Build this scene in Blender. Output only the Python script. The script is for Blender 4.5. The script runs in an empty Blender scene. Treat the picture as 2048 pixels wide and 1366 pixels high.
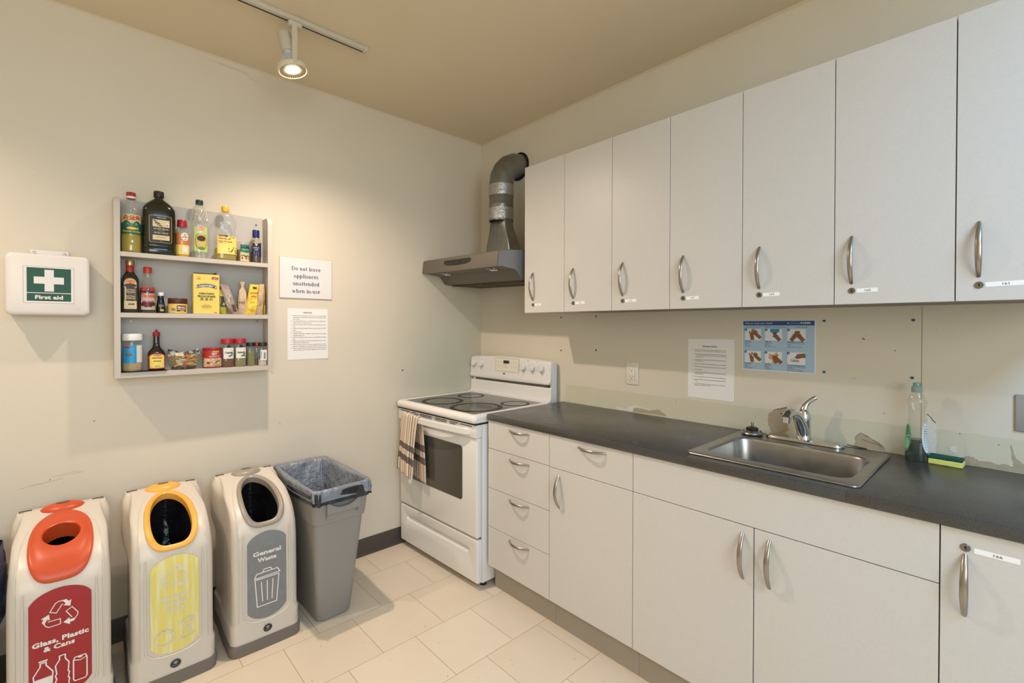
import bpy, bmesh, math, random
from math import sin, cos, pi, sqrt, radians as R
from mathutils import Matrix, Vector, noise
random.seed(7)
SC = bpy.context.scene
COL = SC.collection

# ------------------------------------------------------------------ camera, world, light, exposure
def look_axes(yaw, pitch, roll):
    y, p, r = R(yaw), R(pitch), R(roll)
    F = Vector((-sin(y)*cos(p), cos(y)*cos(p), sin(p)))
    Rt = F.cross(Vector((0, 0, 1))).normalized(); U = Rt.cross(F)
    return F, Rt*cos(r)+U*sin(r), -Rt*sin(r)+U*cos(r)
F_, R_, U_ = look_axes(47.2197, -0.5051, 0.0837)
cam = bpy.data.cameras.new('camera'); camo = bpy.data.objects.new('camera', cam); COL.objects.link(camo)
m = Matrix.Identity(4)
for i, v in enumerate((R_, U_, -F_)):
    for j in range(3): m[j][i] = v[j]
m.translation = Vector((2.659, -2.1516, 1.3773))
camo.matrix_world = m
cam.sensor_width = 36; cam.lens = 936.66*36/2048; cam.shift_y = (659.64-683)/2048
cam.clip_start = .02
SC.camera = camo
W = bpy.data.worlds.new('world'); SC.world = W; W.use_nodes = True
W.node_tree.nodes['Background'].inputs[0].default_value = (.75, .88, 1, 1)
W.node_tree.nodes['Background'].inputs[1].default_value = .6
SC.view_settings.view_transform = 'Standard'; SC.view_settings.look = 'None'
SC.view_settings.gamma = 1; SC.view_settings.use_curve_mapping = False
SC.view_settings.exposure = 0.07
SC.cycles.max_bounces = 8; SC.cycles.diffuse_bounces = 5; SC.cycles.transparent_max_bounces = 16

def area(name, loc, rot, sx, sy, power, col):
    l = bpy.data.lights.new(name, 'AREA'); l.shape = 'RECTANGLE'; l.size = sx; l.size_y = sy
    l.energy = power; l.color = col
    o = bpy.data.objects.new(name, l); COL.objects.link(o); o.location = loc; o.rotation_euler = rot
    return o
RX, RY, RZ = 4.7, -4.6, 2.69           # room extents
WARM = (1.0, .81, .655)
# fill light at an unseen window added in the far wall
area('added_window_fill', (RX-.03, -2.75, 1.8), (0, R(90), 0), 1.3, 2.2, 52, (.96, 1.0, .93))
# cool light of the ceiling panel fitted behind the camera
area('ceiling_panel_light', (3.75, -1.35, RZ-.05), (0, 0, 0), .56, 1.16, 50, (.26, .56, 1.0))
LAMP_W = 90                # watts of the lamp in view; the next one along is dimmer

# ------------------------------------------------------------------ helpers
def lin(c):
    if isinstance(c, str):
        c = [int(c[i:i+2], 16)/255 for i in (0, 2, 4)]
    return tuple(x/12.92 if x <= .04045 else ((x+.055)/1.055)**2.4 for x in c[:3])+(1,)
MATS = {}
class N:
    def __init__(s, name):
        s.m = bpy.data.materials.new(name); s.m.use_nodes = True
        s.t = s.m.node_tree; s.b = s.t.nodes['Principled BSDF']; s.out = s.t.nodes['Material Output']
    def n(s, typ, **kw):
        nd = s.t.nodes.new('ShaderNode'+typ)
        for k, v in kw.items():
            if k[0] == 'i' and k[1:].isdigit():
                s.set(nd.inputs[int(k[1:])], v)
            else: setattr(nd, k, v)
        return nd
    def set(s, sock, v):
        if hasattr(v, 'is_output') or isinstance(v, bpy.types.NodeSocket): s.t.links.new(v, sock)
        elif isinstance(v, bpy.types.Node): s.t.links.new(v.outputs[0], sock)
        else: sock.default_value = v
    def math(s, op, a, b=0, c=0):
        nd = s.n('Math', operation=op); s.set(nd.inputs[0], a); s.set(nd.inputs[1], b); s.set(nd.inputs[2], c); return nd.outputs[0]
    def mix(s, f, a, b):
        nd = s.n('MixRGB'); s.set(nd.inputs[0], f); s.set(nd.inputs[1], a); s.set(nd.inputs[2], b); return nd.outputs[0]
    def noise(s, scale, vec=None, detail=4, rough=.5):
        nd = s.n('TexNoise'); nd.inputs['Scale'].default_value = scale; nd.inputs['Detail'].default_value = detail
        nd.inputs['Roughness'].default_value = rough
        s.set(nd.inputs['Vector'], vec if vec is not None else s.pos()); return nd.outputs[0]
    def pos(s):
        if not hasattr(s, '_p'): s._p = s.n('TexCoord').outputs['Object']
        return s._p
    def ramp(s, f, stops, interp='LINEAR'):
        nd = s.n('ValToRGB'); cr = nd.color_ramp; cr.interpolation = interp
        while len(cr.elements) < len(stops): cr.elements.new(.5)
        for e, (p, c) in zip(cr.elements, stops): e.position = p; e.color = c
        s.set(nd.inputs[0], f); return nd.outputs[0]
    def bump(s, h, strength=.2, dist=.002):
        nd = s.n('Bump'); nd.inputs['Strength'].default_value = strength; nd.inputs['Distance'].default_value = dist
        s.set(nd.inputs['Height'], h); s.set(s.b.inputs['Normal'], nd.outputs[0])
def mat(name, c, rough=.5, metal=0, spec=.5, bump=None, var=0, vscale=6, coat=0):
    if name in MATS: return MATS[name]
    s = N(name); s.b.inputs['Roughness'].default_value = rough; s.b.inputs['Metallic'].default_value = metal
    s.b.inputs['Specular IOR Level'].default_value = spec; s.b.inputs['Coat Weight'].default_value = coat
    c = lin(c); s.b.inputs['Base Color'].default_value = c
    if var:
        d = tuple(x*(1-var) for x in c[:3])+(1,)
        s.set(s.b.inputs['Base Color'], s.mix(s.noise(vscale), c, d))
    if bump: s.bump(s.noise(bump[0], detail=3), bump[1], bump[2] if len(bump) > 2 else .001)
    MATS[name] = s.m; return s.m
def clear(name, c, op=.12, rough=.08, gloss=.12):
    """thin clear plastic or glass: see-through with a tint, a little body colour and a sheen"""
    if name in MATS: return MATS[name]
    s = N(name); c = lin(c)
    if op < .3:
        tr = s.n('BsdfTransparent'); tr.inputs[0].default_value = tuple(.25*x+.75 for x in c[:3])+(1,); gl = s.n('BsdfGlossy'); gl.inputs['Roughness'].default_value = rough; gl.inputs[0].default_value = (1, 1, 1, 1)
        lw = s.n('LayerWeight'); lw.inputs[0].default_value = .5; mx = s.n('MixShader'); m2 = s.n('MixShader')
        s.set(mx.inputs[0], s.math('MULTIPLY_ADD', s.math('POWER', lw.outputs['Facing'], 3), .42, .035)); s.set(mx.inputs[1], tr); s.set(mx.inputs[2], gl)
        s.b.inputs['Base Color'].default_value = c; s.b.inputs['Roughness'].default_value = .3
        s.set(m2.inputs[0], s.math('MULTIPLY_ADD', s.math('POWER', lw.outputs['Facing'], 2), .09, op*.2)); s.set(m2.inputs[1], mx); s.set(m2.inputs[2], s.b)
        s.t.links.new(m2.outputs[0], s.out.inputs[0]); MATS[name] = s.m; return s.m
    tr = s.n('BsdfTransparent'); tr.inputs[0].default_value = c
    s.b.inputs['Base Color'].default_value = c; s.b.inputs['Roughness'].default_value = rough; s.b.inputs['Specular IOR Level'].default_value = 1
    mx = s.n('MixShader'); lw = s.n('LayerWeight'); lw.inputs[0].default_value = .35
    f = s.math('MULTIPLY_ADD', s.math('POWER', lw.outputs['Facing'], 2.2), .38, op*.45 if op < .3 else op)
    s.set(mx.inputs[0], f); s.set(mx.inputs[1], tr); s.set(mx.inputs[2], s.b)
    s.t.links.new(mx.outputs[0], s.out.inputs[0]); MATS[name] = s.m; return s.m

class M:
    """mesh builder"""
    def __init__(s): s.v = []; s.f = []; s.mi = []; s.uv = {}; s.k = 0
    def lay(s, h): s.k += 1; return h+s.k*8e-6      # overlapping print never lies in one plane
    def add(s, vs, fs, mi=0):
        o = len(s.v); s.v += [tuple(p) for p in vs]
        for f in fs: s.f.append(tuple(i+o for i in f)); s.mi.append(mi)
        return s
    def box(s, x0, x1, y0, y1, z0, z1, mi=0, bev=0, seg=2):
        if bev <= 0:
            return s.add([(x0,y0,z0),(x1,y0,z0),(x1,y1,z0),(x0,y1,z0),(x0,y0,z1),(x1,y0,z1),(x1,y1,z1),(x0,y1,z1)],
                [(0,3,2,1),(4,5,6,7),(0,1,5,4),(1,2,6,5),(2,3,7,6),(3,0,4,7)], mi)
        bm = bmesh.new(); bmesh.ops.create_cube(bm, size=1)
        for v in bm.verts:
            v.co = Vector(((x0+x1)/2+v.co.x*(x1-x0), (y0+y1)/2+v.co.y*(y1-y0), (z0+z1)/2+v.co.z*(z1-z0)))
        b = min(bev, .49*min(abs(x1-x0), abs(y1-y0), abs(z1-z0)))
        bmesh.ops.bevel(bm, geom=bm.edges[:], offset=b, segments=seg, affect='EDGES', profile=.5)
        s.bm(bm, mi); bm.free(); return s
    def bm(s, bm, mi=0):
        bm.verts.index_update(); return s.add([v.co[:] for v in bm.verts], [[v.index for v in f.verts] for f in bm.faces], mi)
    def rings(s, rings, mi=0, caps=(1, 1), close=True):
        n = len(rings[0]); o = len(s.v)
        for r in rings: s.v += [tuple(p) for p in r]
        for k in range(len(rings)-1):
            for i in range(n if close else n-1):
                j = (i+1) % n
                s.f.append((o+k*n+i, o+k*n+j, o+(k+1)*n+j, o+(k+1)*n+i)); s.mi.append(mi)
        if caps[0]: s.f.append(tuple(o+i for i in reversed(range(n)))); s.mi.append(mi)
        if caps[1]: s.f.append(tuple(o+(len(rings)-1)*n+i for i in range(n))); s.mi.append(mi)
        return s
    def lathe(s, prof, n=32, c=(0,0,0), mi=0, caps=(1,1), sy=1):
        return s.rings([[(c[0]+r*cos(2*pi*i/n), c[1]+r*sy*sin(2*pi*i/n), c[2]+z) for i in range(n)] for r, z in prof], mi, caps)
    def sup(s, prof, n=36, c=(0,0), mi=0, caps=(1,1), p=4):
        """loft of superellipses: (half x, half y, z[, power])"""
        rs = []
        for q in prof:
            hx, hy, z = q[:3]; pw = q[3] if len(q) > 3 else p; r = []
            for i in range(n):
                a = 2*pi*i/n; ca, sa = cos(a), sin(a)
                r.append((c[0]+hx*math.copysign(abs(ca)**(2/pw), ca), c[1]+hy*math.copysign(abs(sa)**(2/pw), sa), z))
            rs.append(r)
        return s.rings(rs, mi, caps)
    def tube(s, pts, r, n=10, mi=0, flat=1, up=None, caps=(1,1)):
        pts = [Vector(p) for p in pts]; k = len(pts); rr = r if isinstance(r, (list, tuple)) else [r]*k
        fl = flat if isinstance(flat, (list, tuple)) else [flat]*k
        T = [(pts[min(i+1,k-1)]-pts[max(i-1,0)]).normalized() for i in range(k)]
        u = Vector(up) if up else (Vector((0,0,1)) if abs(T[0].z) < .9 else Vector((1,0,0)))
        rs = []
        for i in range(k):
            u = (u-T[i]*u.dot(T[i])).normalized(); w = T[i].cross(u)
            rs.append([pts[i]+(u*cos(2*pi*j/n)*fl[i]+w*sin(2*pi*j/n))*rr[i] for j in range(n)])
        return s.rings(rs, mi, caps)
    def cyl(s, p0, p1, r, n=20, mi=0, r1=None):
        return s.tube([p0, p1], [r, r if r1 is None else r1], n, mi)
    def poly(s, pts, h0, h1, mi=0):
        """flat outline in (u,v) with thickness along h"""
        n = len(pts)
        A = sum(pts[i][0]*pts[(i+1)%n][1]-pts[(i+1)%n][0]*pts[i][1] for i in range(n))
        if A < 0: pts = pts[::-1]
        return s.add([(u,v,h0) for u,v in pts]+[(u,v,h1) for u,v in pts],
            [tuple(range(n-1,-1,-1)), tuple(range(n,2*n))]+[(i,(i+1)%n,n+(i+1)%n,n+i) for i in range(n)], mi)
    def grid(s, fn, nu, nv, mi=0, closeu=False, uv=False):
        o = len(s.v)
        for j in range(nv+1):
            for i in range(nu+(0 if closeu else 1)): s.v.append(tuple(fn(i/nu, j/nv)))
        w = nu if closeu else nu+1
        for j in range(nv):
            for i in range(nu):
                i2 = (i+1) % w if closeu else i+1
                if uv: s.uv[len(s.f)] = [(i/nu,j/nv),((i+1)/nu,j/nv),((i+1)/nu,(j+1)/nv),(i/nu,(j+1)/nv)]
                s.f.append((o+j*w+i, o+j*w+i2, o+(j+1)*w+i2, o+(j+1)*w+i)); s.mi.append(mi)
        return s
    # ---- flat print in (u, v, h) space, mapped later
    def patch(s, u0, u1, v0, v1, mi=0, h=0, n=10, lo=None, hi=None, nv=1):
        vs = []; h = s.lay(h)
        for i in range(n+1):
            t = i/n; u = u0+(u1-u0)*t
            a = v0 + (lo(2*t-1) if lo else 0); b = v1 + (hi(2*t-1) if hi else 0)
            vs += [(u,a+(b-a)*j/nv,h) for j in range(nv+1)]
        w = nv+1
        return s.add(vs, [(w*i+j,w*i+w+j,w*i+w+j+1,w*i+j+1) for i in range(n) for j in range(nv)], mi)
    def rpatch(s, u0, u1, v0, v1, r, mi=0, h=0):
        us = [u0+r*(1-cos(R(a))) for a in (0,15,30,50,70,90)]; us = us+[u0+(u1-u0)*k/8 for k in range(1,8) if u0+r < u0+(u1-u0)*k/8 < u1-r]+[u0+u1-x for x in reversed(us)]
        vs = []; h = s.lay(h)
        for u in us:
            d = min(u-u0, u1-u); q = r-sqrt(max(0, r*r-(r-d)**2)) if d < r else 0
            vs += [(u,v0+q,h),(u,v1-q,h)]
        return s.add(vs, [(2*i,2*i+2,2*i+3,2*i+1) for i in range(len(us)-1)], mi)
    def disc(s, u, v, ru, rv=None, mi=0, h=0, n=20):
        rv = rv or ru; vs = []; h = s.lay(h)
        for i in range(n+1):
            x = -cos(pi*i/n); y = sqrt(max(0, 1-x*x)); vs += [(u+ru*x, v-rv*y, h), (u+ru*x, v+rv*y, h)]
        return s.add(vs, [(2*i,2*i+2,2*i+3,2*i+1) for i in range(n)], mi)
    def stroke(s, pts, w, mi=0, h=0, closed=False):
        if closed: pts = list(pts)+[pts[0]]
        for (a,b),(c,d) in zip(pts, pts[1:]):
            L = math.hypot(c-a, d-b) or 1e-9; nx, ny = -(d-b)/L*w/2, (c-a)/L*w/2; ex, ey = (c-a)/L*w*.3, (d-b)/L*w*.3
            h = s.lay(h)
            s.add([(a+nx-ex,b+ny-ey,h),(a-nx-ex,b-ny-ey,h),(c-nx+ex,d-ny+ey,h),(c+nx+ex,d+ny+ey,h)], [(0,1,2,3)], mi)
        return s
    def text(s, st, size, u, v, mi=0, h=.0005, al='CENTER', bold=0, sx=1, rot=0, shear=0, fit=None, gap=1):
        """lettering from Blender's built-in font; size is the capital height"""
        c = bpy.data.curves.new('t', 'FONT'); c.body = st; c.size = size/.72; c.align_x = al; c.offset = bold*size
        c.shear = shear; c.resolution_u = 2; c.space_character = gap
        o = bpy.data.objects.new('t', c); me = o.to_mesh()
        P = [p.co.copy() for p in me.vertices]; Fc = [tuple(p.vertices) for p in me.polygons]
        o.to_mesh_clear(); bpy.data.objects.remove(o); bpy.data.curves.remove(c)
        if not P: return s
        h = s.lay(h)
        if fit:
            w = max(p.x for p in P)-min(p.x for p in P)
            if w > 0: sx *= fit/w/sx
        ca, sa = cos(rot), sin(rot)
        return s.add([(u+p.x*sx*ca-p.y*sa, v+p.x*sx*sa+p.y*ca, h) for p in P], Fc, mi)
    def map(s, fn): s.v = [tuple(fn(*p)) for p in s.v]; return s
    def cylmap(s, r, c=(0,0), a0=0, sy=1):
        """wrap (u,v,h) round a vertical cylinder, u=0 facing +x turned by a0"""
        return s.map(lambda u,v,h: (c[0]+(r+h)*cos(u/r+a0), c[1]+(r+h)*sin(u/r+a0)*sy, v))
    def supmap(s, hx, hy, p=3):
        """print on the +x face of a superellipse body"""
        return s.map(lambda u, v, h: (hx*(1-min(.995, abs(u/hy))**p)**(1/p)+h, u, v))
    def wall_l(s, x=0): return s.map(lambda u,v,h: (x+h, u, v))
    def wall_r(s, y=0): return s.map(lambda u,v,h: (u, y-h, v))
    def build(s, name, mats, parent=None, smooth=35, loc=None, rot=None):
        me = bpy.data.meshes.new(name); me.from_pydata(s.v, [], s.f)
        if not isinstance(mats, (list, tuple)): mats = [mats]
        for q in mats: me.materials.append(q)
        for p, i in zip(me.polygons, s.mi): p.material_index = min(i, len(mats)-1)
        if s.uv:
            L = me.uv_layers.new(name='UVMap')
            for fi, co in s.uv.items():
                for li, c in zip(me.polygons[fi].loop_indices, co): L.data[li].uv = c
        me.update(); me.validate()
        if smooth:
            me.shade_smooth(); me.set_sharp_from_angle(angle=R(smooth))
        o = bpy.data.objects.new(name, me); COL.objects.link(o); o.parent = parent
        if loc: o.location = loc
        if rot: o.rotation_euler = rot
        return o
def tag(o, label, cat, group=None, kind=None):
    if label: o['label'] = label
    if cat: o['category'] = cat
    if group: o['group'] = group
    if kind: o['kind'] = kind
    return o
def thing(name, label, cat, loc=(0,0,0), rz=0, group=None):
    o = bpy.data.objects.new(name, None); o.empty_display_size = .05; COL.objects.link(o)
    o.location = loc; o.rotation_euler = (0,0,rz); return tag(o, label, cat, group)
def struct(o): o['kind'] = 'structure'; return o
def copy_tree(o, parent=None):
    c = o.copy(); COL.objects.link(c); c.parent = parent
    for ch in [q for q in bpy.data.objects if q.parent == o]: copy_tree(ch, c)
    return c
def boolean(o, cutter):
    md = o.modifiers.new('b', 'BOOLEAN'); md.object = cutter; md.operation = 'DIFFERENCE'; md.solver = 'EXACT'
    bpy.context.view_layer.update()
    me = bpy.data.meshes.new_from_object(o.evaluated_get(bpy.context.evaluated_depsgraph_get()))
    o.modifiers.clear(); old = o.data; o.data = me; bpy.data.meshes.remove(old)
    cm = cutter.data; bpy.data.objects.remove(cutter); bpy.data.meshes.remove(cm)

# ------------------------------------------------------------------ shared materials
s = N('cabinet_laminate')
s.set(s.b.inputs['Base Color'], s.mix(s.noise(140), lin('cfcbc5'), lin('c6c2bc'))); s.b.inputs['Roughness'].default_value = .38
s.bump(s.noise(420, detail=1), .06, .0005); LAM = s.m
LAMIN = mat('cabinet_carcass', '8c857b', .6)
KICK = mat('toe_kick_board', 'a69c8e', .6, var=.1)
STEEL = mat('brushed_nickel', 'a79f94', .28, 1, bump=(300, .05))
CHROME = mat('chrome', 'd0d2d4', .08, 1)
BLACK = mat('black_plastic', '141414', .4)
WHITEP = mat('white_paper', 'e9e6e4', .75)
INK = mat('black_ink', '26262a', .7)
WENAM = mat('white_enamel', 'dfdcd8', .22, coat=.3)
TAPEW = mat('label_tape', 'f2f1ef', .5)
# ------------------------------------------------------------------ room shell
s = N('painted_wall_right'); x, y, z = None, None, None
sp = s.n('SeparateXYZ', i0=s.pos()); X, Y, Z = sp.outputs
paint = s.mix(s.noise(3), lin('dad2c1'), lin('d1c9b8'))
old = s.mix(s.noise(9), lin('cdc8b0'), lin('c8c3ad'))
edge = s.math('ADD', Z, s.math('MULTIPLY', s.math('SUBTRACT', s.noise(18, detail=6), .5), .018))
band = s.math('MULTIPLY', s.math('LESS_THAN', edge, 1.024), s.math('GREATER_THAN', X, .809))
ceil_c = lin('d2c2a6')
c = s.mix(band, paint, old)
c = s.mix(s.math('MULTIPLY', s.math('GREATER_THAN', s.noise(95, detail=2), .735), .55), c, lin('7d6a50'))
c = s.mix(s.math('GREATER_THAN', Z, 2.6745), c, ceil_c)
s.set(s.b.inputs['Base Color'], c); s.b.inputs['Roughness'].default_value = .62
s.bump(s.noise(160, detail=3), .12, .0006); WALLR = s.m
s = N('painted_wall_left'); sp = s.n('SeparateXYZ', i0=s.pos()); X, Y, Z = sp.outputs
paint = s.mix(s.noise(2.2), lin('dacfbd'), lin('d1c7b5'))
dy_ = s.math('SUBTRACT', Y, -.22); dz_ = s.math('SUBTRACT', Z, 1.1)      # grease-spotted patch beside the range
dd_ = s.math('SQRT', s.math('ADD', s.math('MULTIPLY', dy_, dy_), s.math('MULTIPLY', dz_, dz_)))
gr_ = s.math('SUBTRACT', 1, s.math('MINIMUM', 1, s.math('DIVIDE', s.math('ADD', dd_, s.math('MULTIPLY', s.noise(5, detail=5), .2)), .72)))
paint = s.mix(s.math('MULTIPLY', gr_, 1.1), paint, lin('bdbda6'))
c = s.mix(s.math('MULTIPLY', s.math('GREATER_THAN', s.math('MULTIPLY_ADD', gr_, .16, s.noise(190, detail=1)), .765), .4), paint, lin('8a7c64'))
c = s.mix(s.math('MULTIPLY', s.math('GREATER_THAN', s.noise(80, detail=2), .76), .4), c, lin('8d7a5f'))
c = s.mix(s.math('GREATER_THAN', Z, 2.680), c, ceil_c)
s.set(s.b.inputs['Base Color'], c); s.b.inputs['Roughness'].default_value = .6
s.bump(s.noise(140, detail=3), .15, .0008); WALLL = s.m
s = N('painted_ceiling')
s.set(s.b.inputs['Base Color'], s.mix(s.noise(1.6, detail=5), lin('e0d1b5'), lin('d6c7ab'))); s.b.inputs['Roughness'].default_value = .85
s.bump(s.noise(60, detail=4), .2, .001); CEIL = s.m
s = N('vinyl_floor_tiles'); sp = s.n('SeparateXYZ', i0=s.pos()); X, Y, Z = sp.outputs
cx = s.n('CombineXYZ'); s.set(cx.inputs[0], s.math('ADD', Y, .912+.304*20)); s.set(cx.inputs[1], s.math('SUBTRACT', X, .2385-.3085*2))
br = s.n('TexBrick'); br.offset = .5; br.offset_frequency = 2; br.squash = 1
s.set(br.inputs['Vector'], cx.outputs[0]); br.inputs['Color1'].default_value = lin('e4d6c2'); br.inputs['Color2'].default_value = lin('dccdb7')
br.inputs['Mortar'].default_value = lin('6e5b45'); br.inputs['Scale'].default_value = 1
br.inputs['Mortar Size'].default_value = .0011; br.inputs['Mortar Smooth'].default_value = .3; br.inputs['Bias'].default_value = 0
br.inputs['Brick Width'].default_value = .304; br.inputs['Row Height'].default_value = .3085
c = s.mix(s.math('MULTIPLY', s.noise(5, detail=6, rough=.65), .5), br.outputs['Color'], lin('cdbb9f'))
spk = s.math('GREATER_THAN', s.noise(70, detail=2), .735)
c = s.mix(s.math('MULTIPLY', spk, .6), c, lin('7c6244'))
s.set(s.b.inputs['Base Color'], c); s.b.inputs['Roughness'].default_value = .34
s.set(s.b.inputs['Roughness'], s.math('MULTIPLY_ADD', s.noise(9), .2, .26)); s.bump(s.noise(30), .05, .001); FLOOR = s.m
BASEB = mat('rubber_baseboard', '4a423b', .45, var=.25, vscale=25)
FARW = mat('far_wall_paint', 'ddd3c2', .8)

T = .12
struct(M().box(-T, RX+T, RY-T, T, -.1, 0).build('floor', FLOOR, smooth=0))
struct(M().box(-T, RX+T, RY-T, T, RZ, RZ+.1).build('ceiling', CEIL, smooth=0))
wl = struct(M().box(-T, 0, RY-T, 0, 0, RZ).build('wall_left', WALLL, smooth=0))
wr = struct(M().box(-T, RX+T, 0, T, 0, RZ).build('wall_right', WALLR, smooth=0))
struct(M().box(0, RX, RY-T, RY, 0, RZ).build('wall_back', FARW, smooth=0))
wf = M(); wy0, wy1, wz0, wz1 = -3.9, -1.6, 1.08, 2.52
wf.box(RX, RX+T, RY, wy0, 0, RZ).box(RX, RX+T, wy1, 0, 0, RZ).box(RX, RX+T, wy0, wy1, 0, wz0).box(RX, RX+T, wy0, wy1, wz1, RZ)
struct(wf.build('wall_far', FARW, smooth=0))
wm = M()
for a, b, c_, d in ((wy0, wy1, wz0, wz0+.05), (wy0, wy1, wz1-.05, wz1), (wy0, wy0+.05, wz0, wz1), (wy1-.05, wy1, wz0, wz1), (-2.78, -2.72, wz0, wz1)):
    wm.box(RX+.03, RX+.09, a, b, c_, d)
pn = M().box(-.30, .30, -.60, .60, -.045, -.001).build('ceiling_panel', mat('panel_housing', 'e6e6e4', .5), None, smooth=0); pn.location = (3.75, -1.35, RZ)
tag(pn, 'flat white ceiling light panel behind the camera, outside the picture', 'ceiling light')
w = struct(wm.build('added_window', mat('added_window_paint', 'e4e2dc', .5), smooth=0))  # frame of the unseen window, added around the fill light
# rubber base with its curved toe
bb = M(); prof = [(0, 0), (.018, 0), (.017, .004), (.007, .012), (.005, .02), (.005, .096), (.003, .1), (0, .1)]
bb.rings([[(px, yy, pz) for px, pz in prof] for yy in (RY, -.01)], 0)
struct(bb.build('baseboard_left', BASEB))
# paint damage behind the counter, parts of the wall
def ragged(pts, k=3, amp=.0025):
    out = []; n = len(pts)
    for i in range(n):
        (a, b), (c, d) = pts[i], pts[(i+1) % n]
        for j in range(k):
            t = j/k; q = amp if j else 0
            out.append((a+(c-a)*t+random.uniform(-q, q), b+(d-b)*t+random.uniform(-q, q)))
    return out
BARE = mat('bare_plasterboard', 'b5a78c', .9, var=.25, vscale=60); FILL = mat('white_filler', 'd6d4cc', .8, bump=(90, .6, .002)); SOOT = mat('torn_paint_edge', '4a3b2b', .8)
patches = [(BARE, 'bare_patch', 'torn brown patch of bare wallboard behind the faucet spout', [(1.944,1.009),(1.963,1.024),(1.999,1.033),(2.01,1.039),(2.018,1.027),(2.02,.994),(2.014,.968),(2.018,.947),(2.003,.932),(1.956,.926),(1.94,.956),(1.938,.977)]),
 (BARE, 'bare_patch', 'torn brown patch of bare wallboard above the right end of the sink', [(2.243,.959),(2.262,.976),(2.282,.971),(2.294,.958),(2.316,.953),(2.331,.935),(2.338,.9215),(2.282,.9215),(2.242,.924),(2.246,.942)]),
 (FILL, 'filler_patch', 'white filler along the countertop left of the sink', [(1.175,.9335),(1.24,.933),(1.251,.947),(1.285,.956),(1.324,.952),(1.373,.946),(1.381,.938),(1.319,.9225),(1.277,.923),(1.175,.922)]),
 (BARE, 'bare_patch', 'tan strip of bare wallboard left of the sink', [(1.285,.944),(1.33,.947),(1.373,.941),(1.431,.954),(1.446,.942),(1.466,.935),(1.474,.926),(1.277,.9225)]),
 (FILL, 'filler_patch', 'white filler smeared right of the soap bottle', [(2.449,1.073),(2.469,1.047),(2.472,1.033),(2.47,1.011),(2.473,.978),(2.471,.942),(2.45,.938),(2.44,1.0),(2.446,1.044)]),
 (BARE, 'bare_patch', 'long tan strip of bare wallboard at the right end of the wall', [(2.538,.941),(2.552,.951),(2.565,.946),(2.573,.94),(2.599,.942),(2.623,.936),(2.638,.941),(2.651,.937),(2.653,.948),(2.645,.997),(2.648,1.005),(2.653,.976),(2.664,.959),(2.69,.937),(2.69,.9215),(2.536,.9215)]),
 (FILL, 'filler_patch', 'small white chip above the sponge', [(2.504,.963),(2.513,.977),(2.523,.973),(2.52,.955),(2.508,.955)])]
for i, (mt, nm, lb, pts) in enumerate(patches):
    h = .0005 if mt is BARE else .0009
    M().poly(ragged(pts), -.001, h+(.0006 if i == 3 else 0)).wall_r().build(nm, mt, wr, smooth=0)['label'] = lb
sm = M().box(2.4315, 2.433, -.0006, .001, .95, 1.448); sm.build('wallboard_seam', mat('seam_line', '8b8068', .9), wr, smooth=0)  # thin dark line along the wallboard joint
m = M().stroke(ragged([(2.449,1.075),(2.458,1.062),(2.470,1.046)], 3, .001), .0018, 0, .0012).stroke(ragged([(1.963,1.025),(1.999,1.034),(2.012,1.041)], 4, .001), .0015, 0, .0012)
m.stroke(ragged([(2.245,.96),(2.262,.978),(2.29,.963),(2.33,.938)], 4, .001), .001, 0, .0012).stroke(ragged([(2.22,.926),(2.25,.923),(2.28,.922)], 3, .001), .003, 0, .0012)
m.wall_r().build('torn_edge', SOOT, wr, smooth=0)
m = M()
for u, v, r in ((.97,.985,.001),(1.36,.978,.0016),(1.52,1.005,.002),(2.33,1.06,.0016),(2.275,1.345,.0012),(1.99,1.012,.003),(.95,1.36,.001),(.86,1.33,.001),(.87,1.29,.001),(1.66,1.2,.0012),(2.24,1.18,.0015),(2.36,1.29,.002),(2.53,1.02,.0015),(2.62,1.0,.0015)):
    m.disc(u, v, r, r, 0, .0006, 8)
m.poly([(2.262,1.332),(2.270,1.326),(2.272,1.328),(2.264,1.334)], 0, .0015)
m.wall_r().build('wall_speck', SOOT, wr, smooth=0)
# left wall: chips, old screw hole, hairline paint cracks by the ceiling
m = M()
for u, v, r in ((-.640,1.093,.005),(-2.18,1.3,.0012),(-2.105,.97,.002),(-1.37,.86,.002),(-1.36,.85,.0012),(-1.38,.865,.001),(-1.2,.70,.001),(-1.33,.72,.001),(-.95,.82,.001),(-.9,1.18,.0008),(-1.76,.9,.0012),(-2.24,.75,.002),(-1.58,.74,.0012)):
    m.disc(u, v, r, r, 0, .0006, 8)
m.wall_l().build('wall_speck', SOOT, wl, smooth=0)
m = M()
for pts in ([(-2.33,.735),(-2.26,.745),(-2.2,.752)], [(-2.24,.765),(-2.17,.772),(-2.14,.768)], [(-1.42,1.14),(-1.40,1.13)], [(-1.7,2.66),(-1.6,2.655),(-1.5,2.65)], [(-1.52,2.635),(-1.47,2.625)]):
    m.stroke(ragged(pts, 4, .0015), .0022, 0, .0008)
m.wall_l().build('paint_crack', mat('flaking_paint', 'd8ccb8', .7), wl, smooth=0)

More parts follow.
